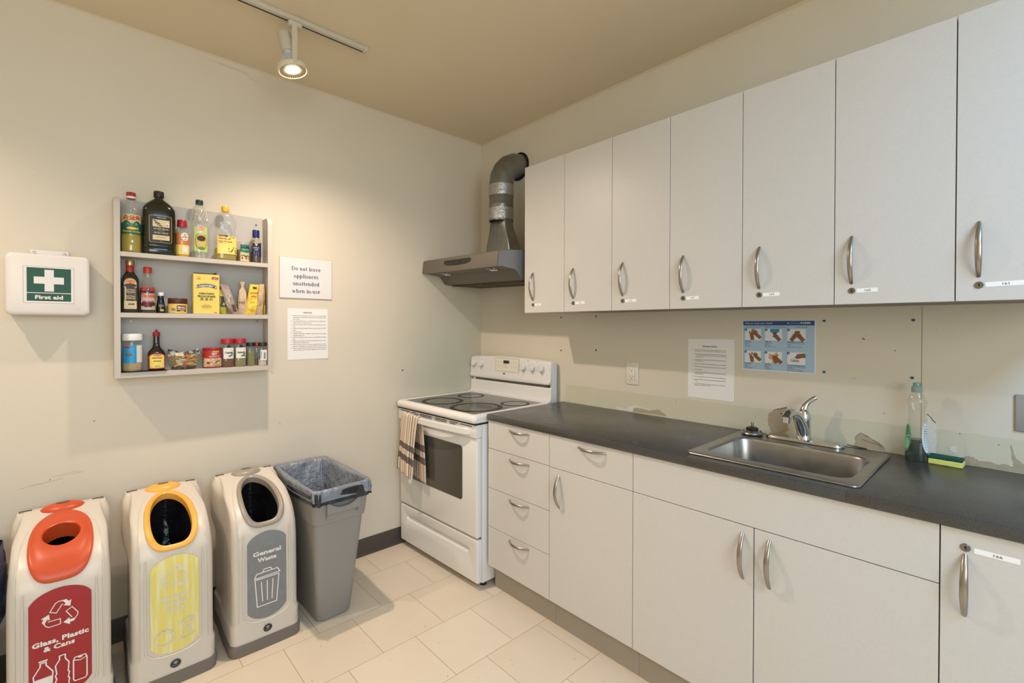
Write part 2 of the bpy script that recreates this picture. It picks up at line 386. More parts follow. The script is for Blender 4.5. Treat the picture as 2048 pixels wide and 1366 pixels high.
# ------------------------------------------------------------------ cabinets
def bow(p0, p1, out, rise=.028, r=.0062):
    """arched bar handle between two feet, out = direction away from the door"""
    p0, p1, out = Vector(p0), Vector(p1), Vector(out); n = 18; pts = []; rr = []; fl = []
    for i in range(n+1):
        t = i/n; pts.append(p0.lerp(p1, t)+out*(rise*(1-abs(2*t-1)**2.2)-.001))
        rr.append(r*(.72+.5*abs(sin(pi*t))**.7)); fl.append(.62)
    return M().tube(pts, rr, 12, up=out, flat=fl)
def lock_mesh(x, z):
    m = M(); m.map
    k = M().lathe([(.0, 0), (.0095, 0), (.0095, .002), (.0085, .0032), (.0062, .0032), (.006, .002), (0, .002)], 24, caps=(0, 0))
    k.map(lambda a, b, c: (x+a, -c, z+b)); return k
HAND = Vector((0, -1, 0))
def label_tape(x, z, num, w, tilt=0):
    m = M().patch(0, w, -.0065, .0065, 0, .0006, 1).text(num, .0062, w*.52, -.0031, 1, .001, sx=1.35)
    ca, sa = cos(tilt), sin(tilt)
    return m.map(lambda u, v, h: (x+u*ca-v*sa, -h, z+u*sa+v*ca))
zb, zt, Du = 1.448, 2.252, .3308
XS = [.7935, 1.0825, 1.3734, 1.6642, 1.9566, 2.2476, 2.5371, 2.8275]
NUM = ['151', '153', '155', '157', '159', '160', '161']
for i in range(7):
    x0, x1 = XS[i], XS[i+1]; wd = x1-x0; off = -.002 if i == 6 else 0
    near = ('above the range side, nearest the duct', 'second from the duct', 'third from the duct', 'fourth from the duct, above the kitchen rules sheet',
            'above the hand washing poster', 'above the faucet', 'at the right edge, furthest from the duct')[i]
    t = thing('wall_cabinet', f'grey laminate wall cabinet numbered {NUM[i]}, {near}', 'cabinet', (x0, 0, 0), 0, 'numbered wall cabinets')
    M().box(.0006, wd-.0006, -Du+.02, -.001, zb+.002, zt-.002).build('body', LAMIN if i else LAM, t, smooth=0)
    g = .0012
    d = M().box(g, wd-g, -Du+off, -Du+.0185, zb, zt, bev=.0008, seg=1).build('door', LAM, t, smooth=0)
    hx = .0665 if i == 0 else (.047 if i > 4 else .06)
    if i in (5, 6): hx = .047
    b = bow((hx, -Du+off, 1.665), (hx, -Du+off, 1.5135), HAND); b.build('handle', STEEL, d)
    lock_mesh(hx+.001, 1.491).map(lambda a, b_, c: (a, b_-Du+off, c)).build('lock', mat('lock_metal', '8d8980', .3, 1), d)
    M().disc(hx+.001, 1.491, .0018, .0045, 0, .0027).wall_r(-Du+off).build('keyhole', BLACK, d, smooth=0)
    lt = label_tape(hx+.013, 1.4905 if i < 6 else 1.4915, NUM[i], (.047,.06,.058,.054,.056,.055,.075)[i], .02); lt.map(lambda a, b_, c: (a, b_-Du+off, c))
    lt.build('number_label', [TAPEW, INK], d, smooth=0)

Db = .5903; ZK = .1305; ZC = .8885
def base(name, label, x0, x1): 
    t = thing(name, label, 'cabinet', (x0, 0, 0), 0, 'base cabinets under the worktop'); w_ = x1-x0
    b_ = M().box(.0006, w_-.0006, -Db+.02, -.002, ZK, .70 if 1.6 < x0 < 2 else ZC)
    if 1.6 < x0 < 2: b_.box(.0006, .018, -Db+.02, -.002, .70, ZC).box(w_-.018, w_-.0006, -Db+.02, -.002, .70, ZC)
    b_.build('body', LAMIN, t, smooth=0)
    M().box(.0006 if x0 > 1 else .002, w_-.0006, -.542, -.5, 0, ZK).build('toe_kick', KICK, t, smooth=0)
    return t
def front(t, nm, a, b, z0, z1):
    g = .0013
    return M().box(a+g, b-g, -Db, -Db+.0185, z0+g, z1-g, bev=.0008, seg=1).build(nm, LAM, t, smooth=0)
def hh(d, a, b, z): bow((a, -Db, z), (b, -Db, z), HAND, .03, .0055).build('handle', STEEL, d)
def hv(d, x, z1, z0): bow((x, -Db, z1), (x, -Db, z0), HAND, .03, .0066).build('handle', STEEL, d)
X0, X1, X2, X3, X4 = .7906, 1.2215, 1.6571, 2.5316, 2.97
t = base('base_cabinet', 'grey base cabinet with a stack of four drawers beside the white range', X0, X1)
for z0, z1, zh in ((.742, ZC, .86), (.5375, .742, .716), (.336, .5375, .516), (ZK, .336, .314)):
    hh(front(t, 'drawer', 0, X1-X0, z0, z1), .163, .303, zh)
t = base('base_cabinet', 'grey base cabinet with one drawer over a single door, between drawer stack and sink cabinet', X1, X2)
hh(front(t, 'drawer', 0, X2-X1, .7396, ZC), .166, .312, .86)
hv(front(t, 'door', 0, X2-X1, ZK, .7396), .059, .716, .567)
t = base('base_cabinet', 'wide grey sink cabinet with plain top panel and two doors', X2, X3)
front(t, 'false_front', 0, X3-X2, .7396, ZC)
hv(front(t, 'door', 0, 2.097-X2, ZK, .7396), 2.064-X2, .716, .566)
hv(front(t, 'door', 2.0975-X2, X3-X2, ZK, .7396), 2.143-X2, .716, .566)
t = base('base_cabinet', 'grey base cabinet numbered 166 with a locked door, at the right edge', X3, X4)
d = front(t, 'door', 0, X4-X3, ZK, ZC); hv(d, .0445, .829, .681)
lock_mesh(.0455, .846).map(lambda a, b_, c: (a, b_-Db, c)).build('lock', MATS['lock_metal'], d)
M().disc(.0455, .846, .002, .004, 0, .0027).wall_r(-Db).build('keyhole', BLACK, d, smooth=0)
label_tape(.060, .8435, '166', .075, -.0).map(lambda a, b_, c: (a, b_-Db, c)).build('number_label', [TAPEW, INK], d, smooth=0)

# countertop with the sink cut-out
s = N('speckled_dark_laminate')
sp1 = s.math('GREATER_THAN', s.noise(620, detail=1), .635); sp2 = s.math('GREATER_THAN', s.noise(300, detail=2), .60)
c = s.mix(s.noise(8), lin('3b3a38'), lin('454440')); c = s.mix(s.math('MULTIPLY', sp1, .5), c, lin('807e78')); c = s.mix(s.math('MULTIPLY', sp2, .5), c, lin('1f1d1a'))
s.set(s.b.inputs['Base Color'], c); s.set(s.b.inputs['Roughness'], s.math('MULTIPLY_ADD', s.noise(7, detail=6), .18, .2)); s.b.inputs['Specular IOR Level'].default_value = .6
s.bump(s.noise(500, detail=1), .05, .0004); COUNT = s.m
ct = M(); CX0, CX1 = .7906, 3.05; SX0, SX1, SY0, SY1 = 1.875, 2.335, -.525, -.10; CT, CB, CY = .9203, .8895, -.6
ct.box(CX0, SX0, CY, -.0015, CB, CT, bev=.003).box(SX1, CX1, CY, -.0015, CB, CT, bev=.003)
ct.box(SX0-.004, SX1+.004, CY, SY0, CB, CT, bev=.003).box(SX0-.004, SX1+.004, SY1, -.0015, CB, CT, bev=.003)
o = ct.build('countertop', COUNT); tag(o, 'long dark grey speckled laminate worktop holding the steel sink', 'countertop')
# ------------------------------------------------------------------ sink, faucet, things on the worktop
def rr(cx, cy, hx, hy, r, z, k=6):
    out = []
    for q, (sx, sy) in enumerate(((1, 1), (-1, 1), (-1, -1), (1, -1))):
        for i in range(k+1):
            a = pi/2*q+pi/2*i/k; out.append((cx+sx*(hx-r)+r*cos(a), cy+sy*(hy-r)+r*sin(a), z))
    return out
s = N('stainless_sink'); s.b.inputs['Metallic'].default_value = 1; s.b.inputs['Base Color'].default_value = lin('a4a3a0')
s.set(s.b.inputs['Roughness'], s.math('MULTIPLY_ADD', s.noise(25, detail=6), .25, .2)); s.bump(s.noise(300), .04, .0004); SINKM = s.m
sk = thing('kitchen_sink', 'stainless steel drop-in sink with a single bowl set in the dark worktop', 'sink', (2.104, -.3, CT))
scx, scy = -.001, .0; bx, by, bhx, bhy = .001, -.026, .218, .163
R1 = [rr(scx, scy, .2545, .2455, .02, -.001+.0015), rr(scx, scy, .2565, .2475, .022, .002), rr(scx, scy, .2545, .2455, .02, .0055), rr(scx, scy, .249, .24, .018, .0068),
      rr(bx, by, bhx+.014, bhy+.014, .062, .0052), rr(bx, by, bhx+.008, bhy+.008, .06, .0062), rr(bx, by, bhx+.002, bhy+.002, .058, .003), rr(bx, by, bhx-.001, bhy-.001, .056, -.006),
      rr(bx, by, bhx-.008, bhy-.008, .054, -.08), rr(bx, by, bhx-.014, bhy-.014, .05, -.125), rr(bx, by, bhx-.022, bhy-.022, .045, -.145), rr(bx, by, bhx-.04, bhy-.04, .04, -.157),
      rr(bx, by, .06, .06, .058, -.163), rr(bx, by, .043, .043, .0429, -.164)]
M().rings(R1, 0, caps=(0, 1)).build('basin', SINKM, sk, smooth=50)
M().lathe([(.043, 0), (.041, .003), (.03, .001), (.012, -.001), (0, -.001)], 28, caps=(0, 0)).map(lambda a, b, c: (a+bx, b+by, c-.163)).build('drain', CHROME, sk)
fa = thing('faucet', 'chrome single-lever kitchen faucet on an oval base plate behind the sink bowl', 'faucet', (2.094, -.078, CT+.0072))
M().rings([rr(0, 0, .134, .031, .0305, 0), rr(0, 0, .134, .031, .0305, .005), rr(0, 0, .129, .027, .0265, .011), rr(0, 0, .11, .018, .0175, .0125)], 0).build('base_plate', CHROME, fa, smooth=40)
M().lathe([(.0275, .008), (.0275, .016), (.0245, .022), (.0235, .05), (.0235, .076), (.0215, .077), (.0215, .079), (.0238, .080), (.0242, .09), (.0225, .105), (.017, .118), (.012, .126)], 32).build('body', CHROME, fa)
M().tube([(0,.002,.108),(0,.003,.125),(.004,.006,.14),(.012,.010,.153),(.022,.014,.163),(.031,.018,.170),(.037,.02,.1735)], [.0195,.0145,.0105,.0085,.008,.0085,.0065], 14, up=(1, 0, 0)).build('lever', CHROME, fa)
sp_pts = [(0,-.004,.034),(-.002,-.03,.072),(-.004,-.052,.098),(-.007,-.075,.116),(-.010,-.098,.124),(-.013,-.120,.125),(-.015,-.138,.120),(-.016,-.148,.110)]
M().tube(sp_pts, [.023,.0205,.0185,.017,.016,.0155,.0158,.0155], 18, up=(1, 0, 0)).build('spout', CHROME, fa)
M().cyl((-.016,-.149,.113), (-.017,-.151,.092), .0148, 20, 0, .0138).build('aerator', CHROME, fa)
M().disc(.012, .083, .0022, .0022, 0, .0243, 8).map(lambda u, v, h: (u, -sqrt(max(0, h*h-u*u)), v)).build('hot_dot', mat('red_dot', 'b02018', .4), fa)
st = thing('sink_strainer', 'upturned steel sink strainer with black rubber stopper on the back left sink rim', 'strainer', (1.909, -.092, CT+.0068))
M().lathe([(.036,0),(.0405,.002),(.042,.006),(.040,.010),(.034,.015),(.024,.018),(0,.018)], 36, caps=(1, 0)).build('basket', SINKM, st)
m = M()
for i in range(10):
    a = 2*pi*i/10; m.disc(0, 0, .003, .0018, 0, 0, 8) if 0 else m.box(.033*cos(a)-.002, .033*cos(a)+.002, .033*sin(a)-.002, .033*sin(a)+.002, .0135, .0165)
m.build('slot', BLACK, st, smooth=0)
M().lathe([(.021,.017),(.0235,.02),(.0235,.026),(.018,.029),(0,.029)], 30, caps=(1, 0)).build('rubber_stopper', BLACK, st)
M().tube([(-.003,0,.028),(-.0035,0,.046),(-.0045,0,.05)], [.0018,.0015,.0013], 8).tube([(.003,0,.028),(.0035,0,.046),(.0045,0,.05)], [.0018,.0015,.0013], 8).build('prong', BLACK, st)

def surf(prof, sy=1, c=(0, 0), a0=0):
    """wrap print on a bottle whose radius follows prof [(r,z)]"""
    def rad(z):
        for (r0, z0), (r1, z1) in zip(prof, prof[1:]):
            if z0 <= z <= z1 and z1 > z0: return r0+(r1-r0)*(z-z0)/(z1-z0)
        return prof[-1][0] if z > prof[-1][1] else prof[0][0]
    rm = max(r for r, z in prof)
    def fn(u, v, h):
        r = rad(v)+h; a = u/rm+a0; return (c[0]+r*cos(a), c[1]+r*sy*sin(a), v)
    return fn
PL_CLEAR = clear('clear_plastic', 'eef0ee', .14); PL_GREY = clear('smoky_clear_plastic', 'd8d6c8', .22)
sb = thing('dish_soap_bottle', 'clear dish soap bottle with a little dark green liquid, right of the sink', 'bottle', (2.427, -.062, CT), R(-84))
prof = [(.030,0),(.0315,.004),(.0315,.03),(.030,.06),(.0275,.10),(.0245,.13),(.0225,.155),(.022,.172),(.026,.188),(.0285,.199),(.0255,.210),(.018,.226),(.0125,.233),(.0125,.238)]
prof = [(r*.76, z) for r, z in prof]
M().lathe(prof, 40, sy=1.316, caps=(1, 0)).build('bottle', PL_GREY, sb, smooth=60)
M().lathe([(r*.76-.0012, z) for r, z in [(.030,.001),(.0315,.004),(.0315,.03),(.030,.06),(.029,.074)]], 36, sy=1.316).build('soap', mat('green_dish_soap', '02241a', .12), sb)
M().lathe([(.0145,.233),(.015,.236),(.0145,.252),(.013,.2535)], 28).build('cap', clear('frosted_cap', 'b3c2bc', .5), sb)
M().lathe([(.0105,.2535),(.0108,.262),(.009,.2655),(0,.2655)], 24, caps=(1, 0)).build('spout_cap', clear('green_nozzle', '93bdac', .55), sb)
lab = M()
lab.disc(-.0245, .078, .0125, .046, 0, .0004, 16).disc(-.0245, .06, .009, .02, 1, .0007, 12).text('Green', .006, -.0245, .082, 2, .001, rot=.3)
lab.map(surf(prof, 1.316)).build('front_label', [mat('green_label', '4f9b6d', .5), mat('light_green_label', '86c59a', .5), WHITEP], sb, smooth=60)
lab = M().disc(.0245, .082, .0125, .05, 0, .0004, 16)
for k in range(11): lab.stroke([(.0165+.001*abs(k-5)/2, .12-k*.0075), (.0325-.001*abs(k-5)/2, .12-k*.0075)], .0016, 1, .0008)
lab.map(surf(prof, 1.316)).build('back_label', [mat('pale_label', 'cdd6d4', .5), mat('small_print', '5a5f62', .6)], sb, smooth=60)
sg = thing('sponge', 'yellow kitchen sponge with a dark green scouring top, beside the soap bottle', 'sponge', (2.457, -.072, CT), R(-3))
def blob(x0, x1, y0, y1, z0, z1, amp):
    m = M().box(x0, x1, y0, y1, z0, z1, bev=.002); bm = bmesh.new(); me = bpy.data.meshes.new('t'); me.from_pydata(m.v, [], m.f); bm.from_mesh(me)
    bmesh.ops.subdivide_edges(bm, edges=bm.edges[:], cuts=6, use_grid_fill=True)
    for v in bm.verts: v.co += Vector((noise.noise(v.co*160), noise.noise(v.co*160+Vector((9,0,0))), noise.noise(v.co*160+Vector((0,9,0)))))*amp
    q = M().bm(bm); bm.free(); bpy.data.meshes.remove(me); return q
blob(.001, .085, 0, .05, .0005, .0175, .0006).build('foam', mat('yellow_foam', 'd9d872', .95, bump=(350, .7, .002)), sg)
blob(0, .084, .001, .051, .0175, .0265, .0011).build('scouring_pad', mat('green_scourer', '0d4d3b', .95, bump=(500, .8, .002)), sg)

# ------------------------------------------------------------------ things on the right wall
PLATE = mat('outlet_plastic', 'dedad0', .35)
oc = thing('electrical_outlet', 'cream double socket with test buttons on the wall under the third cabinet', 'outlet', (1.274, 0, 1.1255))
M().box(-.0375, .0375, -.006, 0, -.0585, .0585, bev=.003).build('cover_plate', PLATE, oc)
m = M().box(-.0168, .0168, -.0085, -.004, -.0335, .0335, bev=.001); m.build('receptacle', mat('outlet_insert', 'e6e2d8', .3), oc)
for vz in (.019, -.019):
    M().patch(-.0085, -.0062, vz-.0005, vz+.008, 0, .0088, 1).patch(.005, .0073, vz+.0008, vz+.0075, 0, .0088, 1).disc(0, vz-.0065, .0028, .0028, 0, .0088, 10).wall_r().build('socket_holes', BLACK, oc, smooth=0)
for zz in (.0005, -.006): M().box(-.006, .006, -.0098, -.008, zz, zz+.0045).build('button', PLATE, oc, smooth=0)
m = M().stroke([(-.0172,.034),(.0172,.034),(.0172,-.034),(-.0172,-.034)], .0008, 0, .0062, True).disc(.0125, -.002, .0012, .0012, 0, .0088, 8); m.wall_r().build('insert_gap', BLACK, oc, smooth=0)
for zz in (.048, -.048): M().cyl((0, -.005, zz), (0, -.0072, zz), .003).build('screw', PLATE, oc)
sw = thing('switch_plate', 'raised grey metal switch plate on the wall at the right edge', 'switch', (2.694, 0, 1.1075))
M().box(-.040, .040, -.007, 0, -.0575, .0575, bev=.005, seg=3).build('cover_plate', mat('grey_metal_plate', 'a5a29c', .4, .25), sw)
M().box(-.018, .018, -.010, -.006, -.034, .034, bev=.002).build('rocker', mat('rocker_grey', 'b4b1aa', .4), sw)

def para(m, lines, x, y, w, size, lead, mi=1, h=.0009, bullet=True):
    for i, ln in enumerate(lines):
        b = ln.startswith('*'); t = ln.lstrip('*')
        if b and bullet: m.disc(x-size*2.2, y+size*.45, size*.38, size*.38, mi, h, 8)
        if t: m.text(t, size, x, y, mi, h, 'LEFT', fit=w if len(t) > 46 else None, bold=.02)
        y -= lead
    return y
pr_ = thing('rules_sheet', 'white letter sheet headed Kitchen Rules taped above the worktop', 'paper', (1.582, -.0004, 1.0375), 0)
m = M().patch(0, .2165, 0, .2785, 0, 0, 1)
m.v = [(u, v, h+.0008) for u, v, h in m.v]
M().box(0, .2165, -.0008, 0, 0, .2785).build('sheet', WHITEP, pr_, smooth=0)
pt = M().text('Kitchen Rules', .0088, .105, .2405, 0, .0012, bold=.02)
para(pt, ['*Keep all your dirty dishes in your room if not being cleaned. Do not leave', 'dirty dishes in the sink for the sink and counter space is sparse', '', '*Any dirty dishes left (and lights) will be placed in the dish bin, left of sink',
 '   Your dishes will be placed there and if you do not claim them', '   they will be tossed', '', '*Any dishes left in the drying rack will be placed into "common dishes" and', 'don\'t let them pile up', '', '*The dish bin will be emptied into the garbage once per week', '',
 '*Respect the limited fridge & freezer space. Label your food if desired', '', '*Clean out old food', '', '*CLEAN UP AFTER YOURSELF! Wipe the microwave/stove top and counter', 'especially regularly, etc.', '',
 '*Ensure the fridge & freezer doors are closed before walking away', '', '*Please close kitchen door during quiet hours (no blenders/mixers after', '11pm)', '', '*Clean up after yourself in common areas before you go next (throw in', 'garbage, wipe down tables, sink is clean)'],
 .034, .226, .146, .0034, .00665, 0, .0012)
pt.map(lambda u, v, h: (u, -h, v)).build('print', INK, pr_, smooth=0)

PB = [mat('poster_white', 'dfe3e8', .3), mat('poster_pale_blue', 'a5c0d8', .3), mat('poster_blue', '134a86', .3), mat('poster_navy', '12284a', .3), mat('poster_skin', '8a5638', .4),
      mat('poster_skin_light', 'd2a078', .4), mat('poster_grey', '8f9297', .4), INK, mat('poster_mid_blue', '3d86b8', .3), mat('poster_line', '3a2418', .5)]
ps = thing('hand_washing_poster', 'blue poster with six hand washing steps on the wall above the sink', 'poster', (1.832, -.0003, 1.186))
M().box(0, .281, -.0012, 0, 0, .216).build('sheet', PB[0], ps, smooth=0)
m = M().patch(.004, .277, .004, .212, 1, .0014, 1).patch(.004, .277, .194, .213, 2, .0017, 1)
m.text('How to wash your hands', .0078, .012, .2, 0, .002, 'LEFT').text('UHN', .0086, .236, .2, 0, .002, 'LEFT', bold=.04).disc(.231, .2045, .0035, .0028, 0, .002, 10).disc(.182, .203, .0028, .0028, 0, .002, 10).text('University Health Network', .0028, .19, .2015, 0, .002, 'LEFT')
for u, tt in ((.012, 'Comment bien se laver les mains'), (.092, '正确洗手法'), (.125, 'Como lavarse las manos bien'), (.205, 'Como lavar bem as maos')): m.text(tt, .0034, u, .1855, 7, .0019, 'LEFT')
def hands(m, u, v, k):
    w_, h_ = .066, .049
    def q(pts): return [(u+a*w_, v+b*h_) for a, b in pts]
    def arm(a, b, r0, r1, mi=4):
        n = 8; L = math.hypot((b[0]-a[0])*w_, (b[1]-a[1])*h_); dx, dy = (b[0]-a[0])*w_/L, (b[1]-a[1])*h_/L
        A, B = q([a])[0], q([b])[0]
        pts = [(A[0]-dy*r0, A[1]+dx*r0), (B[0]-dy*r1, B[1]+dx*r1)]+[(B[0]+r1*cos(t), B[1]+r1*sin(t)) for t in [math.atan2(dx, -dy)-pi*j/n for j in range(1, n)]]+[(B[0]+dy*r1, B[1]-dx*r1), (A[0]+dy*r0, A[1]-dx*r0)]
        q_ = m.lay(.0022)
        m.add([(x_, y_, q_) for x_, y_ in pts], [tuple(range(len(pts)))], mi)
    m.patch(u, u+w_, v, v+h_, 0, .0017, 1)
    S = .0048
    if k in (0, 3):
        m.add([(a, b, .002) for a, b in q([(.38,1),(.62,1),(.66,.8),(.55,.7),(.45,.85)])], [(0,1,2,3,4)], 6)
        arm((.48,.02),(.42,.5),.007,.008); arm((.98,.2),(.62,.62),.007,.007)
        for a, b in (((.4,.5),(.28,.75)),((.45,.6),(.45,.85)),((.5,.6),(.6,.8)),((.62,.6),(.78,.72)),((.62,.6),(.7,.82))): arm(a, b, .0035, .0028)
        if k == 3: m.disc(u+.5*w_, v+.6*h_, .004, .006, 1, .0026, 10)
    elif k == 1:
        m.add([(a, b, .002) for a, b in q([(.28,1),(.85,1),(.82,.75),(.7,.66),(.4,.66),(.3,.78)])], [(0,1,2,3,4,5)], 8)
        arm((.88,.02),(.6,.45),.007,.008)
        for a, b in (((.58,.45),(.5,.35)),((.55,.5),(.5,.62)),((.6,.5),(.62,.66)),((.65,.5),(.6,.3))): arm(a, b, .0038, .003)
        m.patch(u+.52*w_, u+.7*w_, v+.62*h_, v+.7*h_, 3, .0024, 1)
    elif k == 2:
        arm((.2,.02),(.45,.5),.0075,.0085); arm((.9,.02),(.6,.5),.0075,.0085)
        for a, b in (((.45,.5),(.45,.8)),((.5,.5),(.52,.78)),((.56,.5),(.6,.8)),((.6,.5),(.66,.78)),((.45,.5),(.34,.55)),((.6,.5),(.72,.55))): arm(a, b, .0034, .0028)
        for a, b in (((.3,.2),(.5,.62)),((.62,.2),(.55,.62))): m.stroke(q([a, b]), .0006, 9, .0027)
    elif k == 4:
        for a, b in (((.5,.5),(.3,.7)),((.55,.5),(.68,.85)),((.5,.4),(.28,.5)),((.55,.35),(.5,.08))): arm(a, b, .006, .005, 5)
        arm((.98,.05),(.6,.55),.007,.007); arm((.7,.02),(.55,.45),.007,.007)
        for a, b in (((.55,.5),(.45,.7)),((.62,.5),(.75,.72))): arm(a, b, .003, .0026)
    else:
        m.add([(a, b, .0019) for a, b in q([(.3,0),(1,0),(1,.42),(.8,.38),(.55,.3),(.02,.05)])], [(0,1,2,3,4,5)], 6)
        m.disc(u+.3*w_, v+.36*h_, .0085, .0068, 6, .0021, 14); m.disc(u+.3*w_, v+.38*h_, .006, .004, 0, .0022, 12); arm((.3,.3),(.62,.3),.004,.0035, 6)
        arm((1,.78),(.62,.72),.009,.0085)
        for a, b in (((.6,.72),(.45,.58)),((.6,.62),(.55,.5)),((.7,.65),(.68,.55))): arm(a, b, .0034, .0028)
    m.patch(u, u+.0085, v+h_-.0085, v+h_+.001, 3, .003, 1).text(str(k+1), .0062, u+.0042, v+h_-.0068, 0, .0034, bold=.03)
cap = ['Wet hands', 'Apply soap', 'Wash hands for 15 seconds', 'Rinse hands', 'Dry hands', 'Turn taps off with paper towel']
sub = [['Mouillez les mains', '淋湿双手', 'Mojese las manos', 'Molhe as maos'], ['Utilisez du savon', '涂上肥皂', 'Aplicar el jabon', 'Aplique sabao em suas maos'], ['Se frotter les mains pendant 15 secondes', '洗手15秒', 'Lavese las manos por 15 segundos', 'Esfregue as maos por 15 segundos'],
       ['Rincez les mains', '冲洗双手', 'Enjuaguese las manos', 'Enxague as maos'], ['Sechez les mains', '擦干双手', 'Sequese las manos', 'Seque as maos'], ['Fermez le robinet avec la serviette en papier', '用纸巾关水龙头', 'Cierre la llave con la toalla de papel', 'Feche a torneira com a toalha de papel']]
for k in range(6):
    u = (.012, .094, .180)[k % 3]; v = (.130, .034)[k//3]-(.0 if k//3 == 0 else 0)
    hands(m, u, v, k)
    m.text(cap[k], .0038, u, v-.0062, 7, .002, 'LEFT', bold=.03)
    for j, tt in enumerate(sub[k]): m.text(tt, .0027, u, v-.0122-j*.0052, 7, .002, 'LEFT')
m.map(lambda u, v, h: (u, -h, v)).build('print', PB, ps, smooth=0)
PUT = mat('blue_putty', '145a86', .8); PUTD = mat('dark_blue_putty', '1b2c3e', .8)
for (x, z), lb in zip(((2.141,1.398),(2.409,1.399),(2.142,1.197),(2.407,1.196)), ('beside the hand washing poster top right corner', 'upper of the two near the wallboard seam', 'beside the hand washing poster bottom right corner', 'directly above the soap bottle')):
    o = M().lathe([(.0052,0),(.005,.0012),(.0035,.0022),(0,.0024)], 16, caps=(1, 0)).map(lambda a, b, c: (a*1.05, -c, b*.9)).build('adhesive_putty', PUT, None, loc=(x, -.0001, z)); tag(o, 'round blob of blue putty, '+lb, 'putty', 'blue putty blobs')
for (x, z), lb in zip(((.773,1.427),(1.034,1.431),(.774,1.227),(1.036,1.239)), ('close under the first wall cabinet', 'close under the second wall cabinet', 'above the right end of the range', 'below the second wall cabinet in mid-wall')):
    o = M().lathe([(.0048,0),(.0046,.001),(.003,.002),(0,.0022)], 16, caps=(1, 0)).map(lambda a, b, c: (a, -c, b)).build('adhesive_putty', PUTD, None, loc=(x, -.0001, z)); tag(o, 'tiny dark dot of putty, '+lb, 'putty', 'dark putty dots')
# ------------------------------------------------------------------ range
rg = thing('electric_range', 'white freestanding electric range with a black glass cooktop in the corner', 'range', (.0030, -.0360, 0), R(1.8))
ENS = mat('white_enamel_side', 'dfdfdf', .35)
DARKG = mat('dark_gap', '1d1a17', .7)
M().box(0, .75, -.600, -.006, .032, .866, bev=.004).build('body', ENS, rg)
for fx in (.04, .71):
    for fy in (-.56, -.05): M().cyl((fx, fy, .001), (fx, fy, .034), .018, 14).build('leg', BLACK, rg)
M().box(.012, .738, -.603, -.597, .262, .275).build('door_gap', DARKG, rg, smooth=0)
def dl(hx, hz, r, y_, cz=.149): return [(a_, y_, b_) for a_, b_, _ in rr(.375, cz, hx, hz, r, 0, 8)]
M().rings([dl(.372, .113, .006, -.602), dl(.372, .113, .006, -.624), dl(.3705, .1115, .006, -.629), dl(.367, .108, .006, -.632), dl(.305, .0185, .0183, -.632, .194), dl(.301, .0155, .0153, -.6305, .194),
           dl(.299, .0135, .0133, -.626, .1945), dl(.296, .008, .0079, -.6185, .1985), dl(.292, .005, .0049, -.6175, .2005)], 0).build('storage_drawer', [WENAM], rg, smooth=30)
od = M().box(.003, .747, -.636, -.602, .273, .794, bev=.008, seg=3).build('oven_door', WENAM, rg)
gl = mat('oven_window_glass', '524d45', .13, spec=.7)
m = M().rpatch(.122, .628, .447, .737, .018, 0, 0); n0 = len(m.v)
m.map(lambda u, v, h: (u, -.6372-h, v)); m.build('window', gl, od, smooth=0)
vp = M().box(-.001, .751, -.646, -.600, .795, .868, bev=.005, seg=2).build('vent_panel', WENAM, rg)
m = M()
for a, b, zz in ((.03,.13,.8545),(.15,.20,.8545),(.24,.36,.8545),(.39,.50,.8545),(.53,.60,.8545),(.62,.72,.8545),(.17,.22,.8455),(.24,.36,.8455),(.39,.50,.8455),(.53,.58,.8455),(.24,.36,.8365),(.39,.50,.8365),(.53,.57,.8365)):
    m.patch(a, b, zz-.0022, zz+.0022, 0, 0, 1)
m.map(lambda u, v, h: (u, -.6464, v)).build('vent_slots', DARKG, vp, smooth=0)
hn = 26; hr_ = []
for i in range(hn+1):
    q = i/hn; x_ = .050+.655*q; yo = -.640-.052*abs(sin(pi*min(1, max(0, (x_-.055)/.645))))**.75; zc = .824+.008*sin(pi*q); e = .6 if i in (0, hn) else 1
    hr_.append([(x_, yo+a_*e, zc+b_*e) for a_, b_ in ((.009,-.016),(.007,-.0185),(-.007,-.0180),(-.0092,-.0155),(-.0098,.013),(-.0075,.0172),(.006,.0185),(.009,.016))])
M().rings(hr_, 0).build('door_handle', WENAM, rg, smooth=24)
M().box(-.003, .753, -.650, -.09, .864, .873).build('gap', DARKG, rg, smooth=0)
cxm, cym = .375, -.352
def fr(hx, y0, y1, z, r): return rr(cxm, (y0+y1)/2, hx, (y1-y0)/2, r, z, 5)
M().rings([fr(.376, -.655, -.052, .8725, .02), fr(.381, -.662, -.05, .877, .026), fr(.382, -.664, -.05, .892, .028), fr(.380, -.661, -.052, .905, .026), fr(.372, -.652, -.056, .9135, .024), fr(.358, -.638, -.066, .9165, .018), fr(.336, -.624, -.082, .9135, .012), fr(.334, -.622, -.084, .9105, .012)], 0, caps=(1, 1)).build('cooktop_frame', WENAM, rg, smooth=50)
s = N('cooktop_glass'); s.set(s.b.inputs['Base Color'], s.mix(s.math('GREATER_THAN', s.noise(900, detail=1), .6), lin('2a2724'), lin('514d46'))); s.b.inputs['Roughness'].default_value = .13; s.b.inputs['Specular IOR Level'].default_value = .7; CG = s.m
gp = M(); gp.rings([fr(.3335, -.6215, -.0845, .9107, .012), fr(.3335, -.6215, -.0845, .9125, .012)], 0).build('glass_top', CG, rg, smooth=0)
BR = mat('burner_ring', '0d0a09', .4, spec=.25); THIN = mat('burner_outline', 'b8b2a6', .4)
